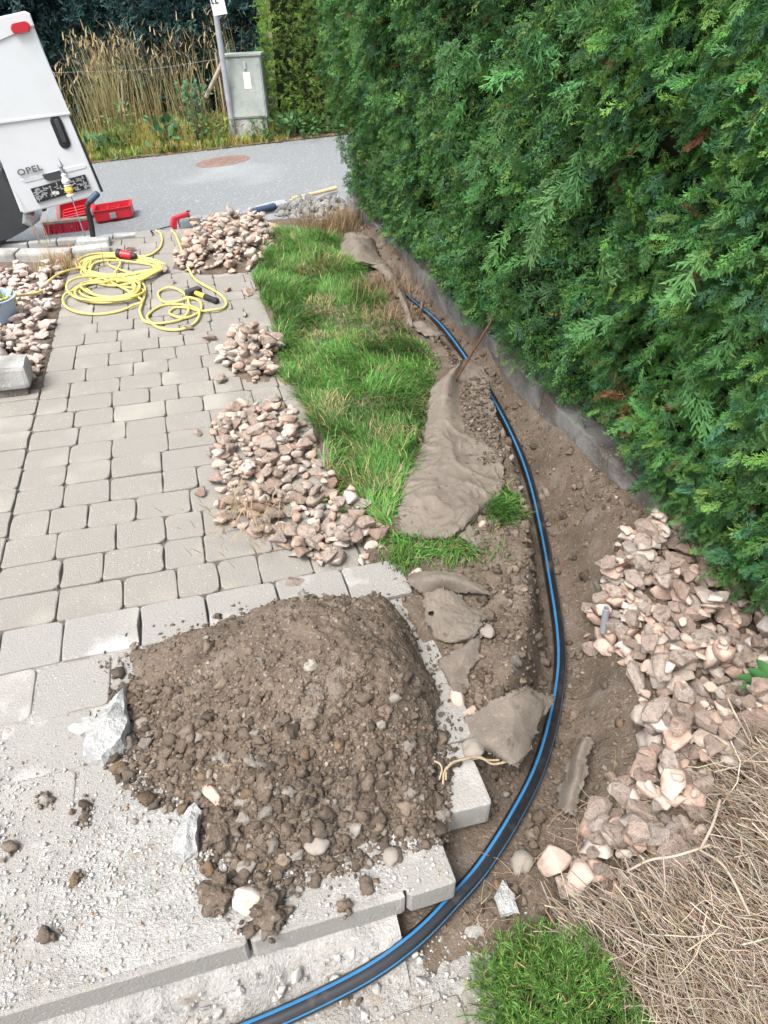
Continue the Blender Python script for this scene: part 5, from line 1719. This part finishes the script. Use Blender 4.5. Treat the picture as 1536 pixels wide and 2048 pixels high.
o = build('boulder', V * .13, F, M['boulder'], smooth=True, loc=XY(-1.10, 3.98, .08))
tag(o, 'rounded pinkish-grey boulder behind the concrete block', 'boulder')
# blue enamel pot
pc = XY(-1.27, 4.98, .02)
pc = G(-8, 640, .02)
pot = empty('flower_pot', pc, 'light blue pot with a ring handle and small plants in the gravel', 'pot')
bm = bmesh.new()
bm_lathe(bm, Vector(pc), (0, 0, 1), [(0, .11), (.01, .125), (.13, .148), (.135, .156), (.145, .156), (.146, .146), (.11, .140), (.108, .01)], 32)
bm_obj('pot_body', bm, M['pot'], pot, smooth=False)
hc_ = Vector(pc) + Vector((.07, -.125, .105))
a_ = np.linspace(-.3, math.pi + .3, 14)
V, F, _ = tube(np.array([[hc_.x + .04 * math.cos(t_), hc_.y - .01 - .018 * math.sin(t_), hc_.z - .03 * math.sin(t_)] for t_ in a_]), .008, 7)
child(build('ring_handle', V, F, M['steel'], smooth=True), pot)
n = 90
p = np.c_[rng.normal(size=n) * .06, rng.normal(size=n) * .06, np.full(n, .115)] + np.asarray(pc)
V, F, C = blades(p, .04 + .05 * rng.random(n), .006 + .005 * rng.random(n), .2 + .9 * rng.random(n), green(n, (.17, .20, .045), .25, .1))
o_ = child(build('plants', V, F, M['grass'], colors=C), pot); o_['kind'] = 'stuff'
# straw tufts
def tuft(px, py, n, ln, base, label, spread=.06, z=0.0, lean=.5):
    c = G(px, py, z)
    p = np.c_[rng.normal(size=n) * spread, rng.normal(size=n) * spread, np.zeros(n)] + np.array([c[0], c[1], float(ground_z(c[0:1], c[1:2])[0]) if z == 0 else z])
    V, F, C = blades(p, ln * (.5 + .8 * rng.random(n)), .0016 + .0014 * rng.random(n), .1 + lean * rng.random(n), green(n, base, .2, .07), .8)
    return tag(build('grass_tuft', V, F, M['grass'], colors=C), label, 'grass', kind='stuff')
tuft(118, 540, 260, .16, (.42, .30, .15), 'dry straw-coloured grass tuft at the end of the garden kerb', .09)
tuft(88, 490, 14, .40, (.46, .38, .22), 'few tall thin dry stalks rising before the street edging', .05, .02, .35)
tuft(650, 452, 700, .20, (.24, .17, .09), 'brown withered grass clump at the far end of the lawn', .16)
tuft(690, 440, 300, .20, (.26, .19, .11), 'dead brown grass next to the far felt strip', .10)
tuft(500, 800, 110, .07, (.14, .20, .05), 'thin green weed tuft between the two gravel heaps', .05)
tuft(490, 1035, 150, .07, (.34, .26, .15), 'dry grass clippings on the near gravel heap', .10, .07, 1.2)
tuft(770, 590, 420, .12, (.24, .165, .095), 'brown dug-up turf roots beside the far felt strip', .12, .0, 1.0)
tuft(790, 640, 260, .10, (.26, .19, .11), 'brown matted turf near the short rusty rod', .10, .0, 1.1)
tuft(800, 1130, 160, .06, (.10, .20, .04), 'green grass sprouting at the corner of the landing blocks', .035)
tuft(905, 1095, 320, .06, (.10, .19, .045), 'short grass between large felt sheet and folded felt', .09, .012, 1.0)

# ================================================================== DETAILS ALONG THE TRENCH
def rod(name, pts, r, label, m='rust'):
    V, F, _ = tube(resample(catmull(pts, 8), .008), r, 8)
    return tag(build(name, V, F, M[m], smooth=True), label, 'rod')
p0 = G(905, 770, .06)
rod('reinforcing_bar', [p0, VY(935, 722, p0[1] + .03), VY(960, 680, p0[1] + .06), VY(978, 650, p0[1] + .10), VY(982, 638, p0[1] + .12), VY(974, 626, p0[1] + .14)], .0058, 'long rusty bent reinforcing bar leaning over the pipe')
p0 = G(832, 655, .0)
rod('reinforcing_bar', [p0, VY(840, 630, p0[1] + .01), VY(848, 602, p0[1] + .03)], .006, 'short straight rusty bar standing at the far pipe end')
# steel tube stub and rusty strip in the bed
cs = G(1208, 1250, -.03)
bm = bmesh.new()
e = VY(1213, 1216, cs[1] - .005); d_ = Vector(e - cs)
bm_lathe(bm, Vector(cs) - d_ * .4, d_, [(0, .0115), (d_.length * 1.4, .0115), (d_.length * 1.4, .0085), (d_.length * .6, .0085)], 16)
tag(bm_obj('tube_stub', bm, M['galv']), 'short grey metal tube stub sticking up from the soil', 'tube')
pts = [G(1220, 1142, .03), G(1245, 1130, .045), G(1262, 1120, .05), G(1275, 1110, .055)]
A_ = resample(catmull(pts, 6), .01)
bm = bmesh.new()
for k in range(len(A_) - 1):
    pass
V = np.vstack([np.c_[A_[:, :2], A_[:, 2] + .010], np.c_[A_[:, :2] + np.array([.004, -.014]), A_[:, 2] - .004]])
k = len(A_)
F = np.array([[i, i + 1, k + i + 1, k + i] for i in range(k - 1)])
bm.free()
o = build('rusty_strip', V, F, M['rust'])
md = o.modifiers.new('thickness', 'SOLIDIFY'); md.thickness = .004
tag(o, 'thin reddish-brown metal strip lying on the gravel bed edge', 'scrap')
# twine
tw = [(878, 1560, .035), (884, 1540, .045), (880, 1528, .05), (868, 1522, .05)]
A1 = tube(resample(catmull([G(*p) for p in tw], 8), .006), .0028, 6)
A2 = tube(resample(catmull([G(*p) for p in [(886, 1568, .03), (888, 1545, .035), (898, 1532, .04), (915, 1522, .035), (940, 1515, .035), (965, 1517, .02), (985, 1528, .0), (1012, 1524, -.01)]], 8), .006), .0036, 6)
A3 = tube(resample(catmull([G(*p) for p in [(892, 1560, .03), (893, 1540, .035), (905, 1525, .045), (930, 1518, .042), (955, 1513, .03), (975, 1520, .01), (998, 1520, .0)]], 8), .006), .0032, 6)
V, F, _ = join([(a[0], a[1], None) for a in (A1, A2, A3)])
tag(build('twine', V, F, M['rope'], smooth=True), 'frayed tan twine lying over the protruding landing block', 'rope')
# concrete fragments and cobbles: (x, y, half sizes, height, material, seed, name, label)
def lump(px, py, size, z, m, seed, name, label, cat, yaw=0.0, sub=3, jit=.28, angular=True, grp=None, tiltx=0.0):
    if angular:
        V, F = rock(seed, 14, .8, .05, 1.0)
        V = V * np.array(size)
    else:
        V, F = ico(sub, jit, seed, (1, 1, 1), 1.4 if m == 'cobble' else 2.6)
        V = V * np.array(size)
    o = build(name, V, F, M[m], smooth=not angular)
    p = G(px, py, z)
    o.location = p
    o.rotation_euler = (tiltx, 0, yaw)
    return tag(o, label, cat, grp)
def shard(pts, h, px, py, z, m, name, label, seed=0):   # flat broken piece from a plan outline (metres), upper face uneven
    r_ = np.random.default_rng(seed)
    bm = bmesh.new()
    n = len(pts)
    lo = [bm.verts.new((x * 1.08, y * 1.08, 0)) for x, y in pts]
    hi = [bm.verts.new((x, y, h * r_.uniform(.55, 1.0))) for x, y in pts]
    c = bm.verts.new((0, 0, h * 1.15))
    for i in range(n):
        bm.faces.new((lo[i], lo[(i + 1) % n], hi[(i + 1) % n], hi[i]))
        bm.faces.new((hi[i], hi[(i + 1) % n], c))
    bm.faces.new(list(reversed(lo)))
    bmesh.ops.subdivide_edges(bm, edges=bm.edges, cuts=5, use_grid_fill=True, smooth=0)
    bmesh.ops.triangulate(bm, faces=bm.faces)
    for v in bm.verts:
        q = v.co * 45
        v.co += Vector((vnoise(q.x, q.y, q.z + seed), vnoise(q.x + 7, q.y, q.z), vnoise(q.x, q.y + 7, q.z))) * .005 + Vector((vnoise(q.x * 3, q.y * 3, q.z * 3 + seed), vnoise(q.x * 3 + 7, q.y * 3, q.z * 3), vnoise(q.x * 3, q.y * 3 + 7, q.z * 3))) * .0012
    o = bm_obj(name, bm, M[m])
    o.location = G(px, py, z)
    return tag(o, label, 'concrete')
shard([(.0, .125), (.022, .06), (.050, .0), (.052, -.06), (.01, -.105), (-.045, -.095), (-.050, -.02), (-.03, .05)], .06, 226, 1462, .012, 'white_stone', 'concrete_fragment', 'large pointed white concrete fragment at the left foot of the soil mound', 3)
shard([(.0, .07), (.022, .05), (.020, .0), (.030, -.05), (.0, -.065), (-.030, -.045), (-.020, .01), (-.022, .05)], .045, 381, 1674, .012, 'white_stone', 'concrete_fragment', 'smaller upright white concrete fragment on the grit below the mound', 4)
shard([(.03, .03), (.035, -.02), (.0, -.035), (-.04, -.01), (-.01, .02)], .016, 168, 1452, .012, 'concrete', 'concrete_fragment', 'thin grey concrete flake beside the large white fragment', 5)
shard([(.0, .035), (.022, .0), (.03, -.04), (-.012, -.045), (-.022, .0)], .014, 1008, 1792, -.11, 'white_stone', 'concrete_fragment', 'flat white concrete chip right of the pipe near the dry shrub', 6)
for px, py, sz, z, m, seed, lb in ((398, 1313, (.042, .034, .028), .06, 'cobble', 61, 'largest smooth grey cobble at the back left of the soil mound'), (349, 1386, (.032, .026, .022), .05, 'cobble', 62, 'oval grey cobble on the left slope of the soil mound'),
        (282, 1447, (.020, .017, .016), .03, 'cobble', 63, 'small pale pebble at the left foot of the mound'), (634, 1690, (.030, .027, .024), .055, 'cobble', 64, 'round brown cobble low on the front of the mound'),
        (490, 1735, (.022, .019, .017), .03, 'cobble', 65, 'small round pebble at the front foot of the mound'), (783, 1712, (.021, .020, .018), .03, 'cobble', 66, 'round pebble on the dust at the mound right front'),
        (972, 1262, (.034, .028, .024), .03, 'cobble', 67, 'round pale stone beside the felt piece with the hole'), (945, 1497, (.030, .034, .028), .02, 'cobble', 68, 'smooth grey stone between felt flap and protruding block'),
        (1042, 1722, (.034, .034, .03), -.10, 'cobble', 69, 'brown stone right of the pipe above the white chip'), (330, 1318, (.030, .028, .024), .04, 'cobble', 70, 'brownish pebble cluster stone at the back left of the mound')):
    lump(px, py, (sz[0] * 1.05, sz[1] * .9, sz[2] * .75), z - .008, m, seed, 'cobble', lb, 'stone', random.random() * 3, 3, .26, False, 'cobbles')
for px, py, sz, z, seed, lb in ((492, 1800, (.040, .036, .034), .03, 71, 'pink angular stone at the front foot of the soil mound'), (425, 1300, (.030, .024, .02), .07, 72, 'reddish angular stone behind the largest cobble'), (357, 1337, (.028, .026, .024), .06, 73, 'pale pink angular stone left of the largest cobble'),
        (425, 1592, (.026, .045, .026), .045, 74, 'tall pinkish angular stone on the lower left of the mound'), (918, 1398, (.034, .042, .032), .01, 75, 'tan angular stone wedged between mound and felt'), (940, 1425, (.020, .036, .022), .0, 76, 'narrow pink stone left of the triangular felt flap'),
        (800, 935, (.050, .035, .028), .03, 77, 'pale stones half hidden in the grass left of the felt'), (1170, 1765, (.060, .055, .04), -.05, 78, 'large pale stone at the near end of the gravel bed'), (1110, 1725, (.055, .05, .03), -.08, 79, 'flat pinkish stone near the trench end of the bed'),
        (965, 1050, (.032, .028, .024), .02, 80, 'pink stone by the grass patch next to the felt tongue'), (835, 1150, (.040, .03, .025), .015, 81, 'pinkish stone under the rolled felt edge')):
    lump(px, py, sz, z, 'gravel', seed, 'angular_stone', lb, 'stone', random.random() * 3, angular=True, grp='single angular stones')
lump(540, 1822, (.042, .038, .030), .025, 'soil', 82, 'soil_clod', 'big brown earth clod beside the pink stone in front', 'clod', .3, 4, .6, False)
lump(447, 1655, (.042, .036, .034), .06, 'soil', 83, 'soil_clod', 'big dark earth clod on the lower left of the mound', 'clod', .8, 4, .6, False)
lump(440, 1785, (.034, .040, .028), .03, 'soil', 84, 'soil_clod', 'dark brown earth clod at the left front foot of the mound', 'clod', .1, 4, .6, False)
lump(700, 1930, (.050, .022, .020), -.14, 'soil', 85, 'soil_clod', 'flat brown clod lying on the lower step behind the pipe', 'clod', .3, 4, .55, False)
lump(690, 1370, (.032, .022, .020), .20, 'soil', 86, 'soil_clod', 'greyish clod on the upper middle of the mound', 'clod', .3, 4, .55, False)
lump(520, 1333, (.020, .024, .020), .14, 'gravel', 87, 'angular_stone', 'pale stone sitting high on the left of the mound', 'stone', .3)
# crumbs of soil strewn on landing and lower step
q = np.c_[rng.uniform(-1.2, .35, 420), LAND_T0 - .03 - np.abs(rng.normal(size=420)) * .07]
x, y = q[:, 0] * NV[0] + q[:, 1] * UV[0], q[:, 0] * NV[1] + q[:, 1] * UV[1]
r = .003 + .014 * rng.random(420) ** 5
zz_ = -.150 + .085 * sstep(.60, .765, q[:, 1])
cc = (np.array([.34, .33, .31]) * (1 + .2 * rng.normal(size=(420, 1)))).clip(.08, .5)
V, F, C = scatter(ROCKS[:10], np.c_[x, y, zz_ + r * .3], rand_rot(420), r, cc)
tag(build('mortar_crumbs', V, F, M['gravel_mass'], colors=C), 'grey mortar crumbs along the foot of the landing front', 'debris', kind='stuff')
CR = [(437, 1232, .013), (465, 1235, .010), (575, 1243, .009), (170, 1635, .016), (170, 1610, .014), (90, 1600, .018), (22, 1695, .020), (90, 1875, .020), (150, 1760, .016), (500, 1860, .018), (545, 1860, .014), (735, 1775, .020), (690, 1812, .018), (450, 2000, .016), (525, 2000, .015), (645, 1950, .009), (690, 2010, .020), (260, 2030, .030), (395, 2035, .026), (230, 2030, .024)]
for k, (px, py, r) in enumerate(CR):
    pass
pos, rad = [], []
for px, py, r in CR:
    low_ = py > 1890 and px > 200
    for j in range(7):
        c = G(px, py, -.15 if low_ else .016)
        rr_ = r * (1 if j == 0 else random.uniform(.2, .5))
        pos.append(c + np.array([random.gauss(0, r), random.gauss(0, r), rr_ * .3]) * (0 if j == 0 else 1)); rad.append(rr_)
pos = np.array(pos); rad = np.array(rad)
V, F, C = scatter(CL, pos, rand_rot(len(pos)), rad, soil_cols(len(pos)))
tag(build('scattered_soil', V, F, M['clod'], colors=C, smooth=True), 'small brown soil lumps scattered over landing and lower step', 'soil', kind='stuff')

# ================================================================== PLANTS AT THE RIGHT FRONT
def strands(P0, D, L, r, cols, nseg=6, curl=.35, grav=-.25, seg=3):
    n = len(P0)
    pts = [P0]
    d = D / np.linalg.norm(D, axis=1, keepdims=True)
    for k in range(nseg):
        d = d + rng.normal(size=(n, 3)) * curl * .35 + np.array([0, 0, grav / nseg])
        d /= np.linalg.norm(d, axis=1, keepdims=True)
        pts.append(pts[-1] + d * (L / nseg)[:, None])
    A = np.stack(pts, 1)
    T = np.gradient(A, axis=1); T /= np.linalg.norm(T, axis=2, keepdims=True) + 1e-9
    X = np.cross(T, np.array([.3, .2, 1.0])); X /= np.linalg.norm(X, axis=2, keepdims=True) + 1e-9
    Y = np.cross(X, T)
    rad = r[:, None] * np.linspace(1, .45, nseg + 1)[None]
    a = 2 * np.pi * np.arange(seg) / seg
    V = A[:, :, None] + rad[:, :, None, None] * (X[:, :, None] * np.cos(a)[None, None, :, None] + Y[:, :, None] * np.sin(a)[None, None, :, None])
    K = (nseg + 1) * seg
    i = np.arange(nseg)[:, None] * seg; j = np.arange(seg)[None]
    f = np.stack([i + j, i + (j + 1) % seg, i + seg + (j + 1) % seg, i + seg + j], -1).reshape(-1, 4)
    F = (f[None] + (np.arange(n) * K)[:, None, None]).reshape(-1, 4)
    C = np.repeat(cols, K, 0)
    return V.reshape(-1, 3), F, C, A
SH = gpoly([(1600, 1420), (1520, 1440), (1430, 1500), (1400, 1600), (1370, 1700), (1300, 1790), (1210, 1830), (1150, 1850), (1130, 1880), (1200, 1930), (1300, 2048), (1500, 2200), (1800, 2200), (1800, 1500)])
def shrub_z(x, y):
    return .0 + .26 * sstep(0, .30, poly_sd(SH, x, y)) + .05 * fbm(x * 6, y * 6, 3)
shrub = empty('dry_shrub', G(1500, 1850, 0), 'sprawling dead shrub of tangled pale brown twigs at right front', 'shrub')
parts = []
n = 5200
q = sample_poly(SH, n, lambda x, y, sd: np.clip(.25 + sd / .2, 0, 1))
z = shrub_z(q[:, 0], q[:, 1]) * rng.uniform(.45, 1.0, n) - .02
ctr = G(1400, 1640, .1)
D = np.c_[np.tile([.55, -.65], (n, 1)) + rng.normal(size=(n, 2)) * .38, rng.normal(size=n) * .16]
up_ = q[:, 1] > 1.05
D[up_, :2] = np.array([-.1, -.8]) + rng.normal(size=(up_.sum(), 2)) * .6
cols = green(n, (.33, .275, .215), .25, .05)
k = rng.random(n) < .30
cols[k] = green(k.sum(), (.22, .155, .105), .25, .06)
V, F, C, A = strands(np.c_[q, z] - D * .10, D, .12 + .20 * rng.random(n), .0009 + .0011 * rng.random(n), cols, 5, .60, -.25)
child(build('twigs', V, F, M['twig'], colors=C), shrub)
n = 1700                                        # fine curly hair-like twigs
q = sample_poly(SH, n)
z = shrub_z(q[:, 0], q[:, 1]) * rng.uniform(.7, 1.08, n)
V, F, C, A = strands(np.c_[q, z], rng.normal(size=(n, 3)) * np.array([1, 1, .5]), .05 + .08 * rng.random(n), .0007 + .0006 * rng.random(n), green(n, (.38, .315, .24), .2, .05), 6, .9, 0)
child(build('fine_twigs', V, F, M['twig'], colors=C), shrub)
SP_ = np.array(SH)
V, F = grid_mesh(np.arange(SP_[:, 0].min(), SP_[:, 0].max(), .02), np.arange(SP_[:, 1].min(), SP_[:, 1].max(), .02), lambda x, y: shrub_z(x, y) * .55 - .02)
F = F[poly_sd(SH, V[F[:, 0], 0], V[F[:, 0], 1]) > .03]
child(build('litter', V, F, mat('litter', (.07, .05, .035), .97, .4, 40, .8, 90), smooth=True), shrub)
brs = [tube(resample(catmull([G(*q_) for q_ in L_], 6), .01), .0032, 6)[:2] + (None,) for L_ in ([(1255, 1742, .06), (1300, 1720, .10), (1350, 1712, .13), (1420, 1690, .17)], [(1400, 1700, .17), (1450, 1735, .2), (1500, 1830, .2)], [(1400, 1700, .16), (1425, 1650, .19), (1440, 1600, .18)])]
V, F, _ = join(brs)
child(build('branch', V, F, M['grey_wood'], smooth=True), shrub)
n = 110                                         # stray hairs over the soil
q = sample_poly(gpoly([(1060, 1640), (1200, 1560), (1420, 1600), (1300, 1800), (1050, 1850), (930, 1790)]), n)
V, F, C, A = strands(np.c_[q, ground_z(q[:, 0], q[:, 1]) + .012 + .03 * rng.random(n)], rng.normal(size=(n, 3)) * np.array([1, 1, .2]), .05 + .12 * rng.random(n), .0006 + .0006 * rng.random(n), green(n, (.42, .31, .20), .2, .05), 6, .5, -.1)
tag(build('plant_hairs', V, F, M['twig'], colors=C), 'stray dry root hairs on the soil by the trench end', 'roots', kind='stuff')

# green cushion plant
GP = gpoly([(968, 1935), (1010, 1862), (1110, 1838), (1210, 1865), (1275, 1940), (1330, 2060), (1330, 2300), (1050, 2300), (1000, 2080)], -.05)
def gp_z(x, y): return -.15 + .21 * sstep(-.01, .14, poly_sd(GP, x, y)) + .040 * fbm(x * 11, y * 11, 6)
green_p = empty('cushion_plant', G(1150, 1980, -.15), 'bright green needle-leaved cushion plant at the bottom edge', 'plant')
n = 1300
q = sample_poly(GP, n)
z = gp_z(q[:, 0], q[:, 1]) - .045 * rng.random(n)
c_ = np.array(GP).mean(0)
D = np.c_[(q - c_) * 2.2 + rng.normal(size=(n, 2)) * .35, .55 + .3 * rng.random(n)]
sl = .04 + .035 * rng.random(n)
V, F, C, A = strands(np.c_[q, z], D, sl, .0011 + .0004 * rng.random(n), green(n, (.10, .19, .045), .2, .08), 4, .25, -.2)
child(build('stems', V, F, M['grass'], colors=C), green_p)
per = 22
m_ = n * per
i_ = np.repeat(np.arange(n), per)
f_ = rng.random(m_) * 3.999
k0 = f_.astype(int); fr = (f_ - k0)[:, None]
lp = A[i_, k0] * (1 - fr) + A[i_, k0 + 1] * fr
T = A[i_, k0 + 1] - A[i_, k0]; T /= np.linalg.norm(T, axis=1, keepdims=True)
ld = T * .75 + rng.normal(size=(m_, 3)) * .55
ld /= np.linalg.norm(ld, axis=1, keepdims=True)
wv = np.cross(ld, rng.normal(size=(m_, 3))); wv /= np.linalg.norm(wv, axis=1, keepdims=True)
ll = (.015 + .015 * rng.random(m_))[:, None]
V = np.stack([lp, lp + ld * ll * .5 + wv * .0009, lp + ld * ll, lp + ld * ll * .5 - wv * .0009], 1).reshape(-1, 3)
F = np.arange(m_ * 4).reshape(-1, 4)
cols = green(m_, (.105, .225, .048), .30, .10)
kk = rng.random(m_) < .07
cols[kk] = green(kk.sum(), (.36, .27, .13), .2, .08)
tip = k0 >= 2
cols[tip] *= np.array([1.25, 1.2, 1.2])
child(build('needles', V, F, M['grass'], colors=np.repeat(cols, 4, 0)), green_p)
gx_, gy_ = np.array(GP)[:, 0], np.array(GP)[:, 1]
V, F = grid_mesh(np.arange(gx_.min() - .02, gx_.max() + .02, .015), np.arange(gy_.min(), gy_.max() + .02, .015), lambda x, y: gp_z(x, y) - .045)
child(build('shade_backing', V, F, M['hedge_core'], smooth=True), green_p)  # near-black sheet under the needles, shade of the gaps in its colour
# broad-leaved plant at the right edge
lp_ = G(1535, 1400, .04)
lpl = empty('leafy_plant', lp_, 'dark green broad-leaved plant at the right picture edge above the shrub', 'plant')
def leaf(base, d, L, W, mcol, parent):
    x, y, z = frame(d)
    d = Vector(d).normalized()
    side = d.cross(Vector((0, 0, 1))).normalized()
    upv = side.cross(d)
    Vv, Ff = [], []
    N_ = 9
    for i in range(N_):
        f = i / (N_ - 1)
        w = W * math.sin(math.pi * min(1, f * .93 + .05)) ** .8 * (1 if f < .98 else 0)
        c = Vector(base) + d * L * f - Vector((0, 0, 1)) * L * .35 * f * f
        for k in (-1, -.5, 0, .5, 1):
            Vv.append(c + side * w * k + upv * (abs(k) * w * .35))
    for i in range(N_ - 1):
        for k in range(4):
            Ff.append((i * 5 + k, i * 5 + k + 1, i * 5 + k + 6, i * 5 + k + 5))
    return child(build('leaf', np.array([v[:] for v in Vv]), np.array(Ff), None, colors=np.array(mcol), smooth=True, mats=[M['leaf']]), parent)
for az_d, L_, W_, el in ((180, .11, .020, .5), (205, .12, .020, .2), (160, .12, .022, .6), (230, .10, .018, .3), (140, .11, .022, .9), (260, .10, .02, .6), (100, .12, .022, .8), (190, .08, .018, 1.2), (20, .11, .02, .5), (320, .11, .02, .5)):
    a = math.radians(az_d)
    leaf(lp_ + np.array([0, 0, .04]), (math.cos(a), math.sin(a), el), L_, W_, (.045, .135, .04), lpl)
bm = bmesh.new(); bm_cyl(bm, lp_ - np.array([0, 0, .05]), lp_ + np.array([0, 0, .06]), .006, .004, 6); bm_obj('stem', bm, M['bark'], lpl)
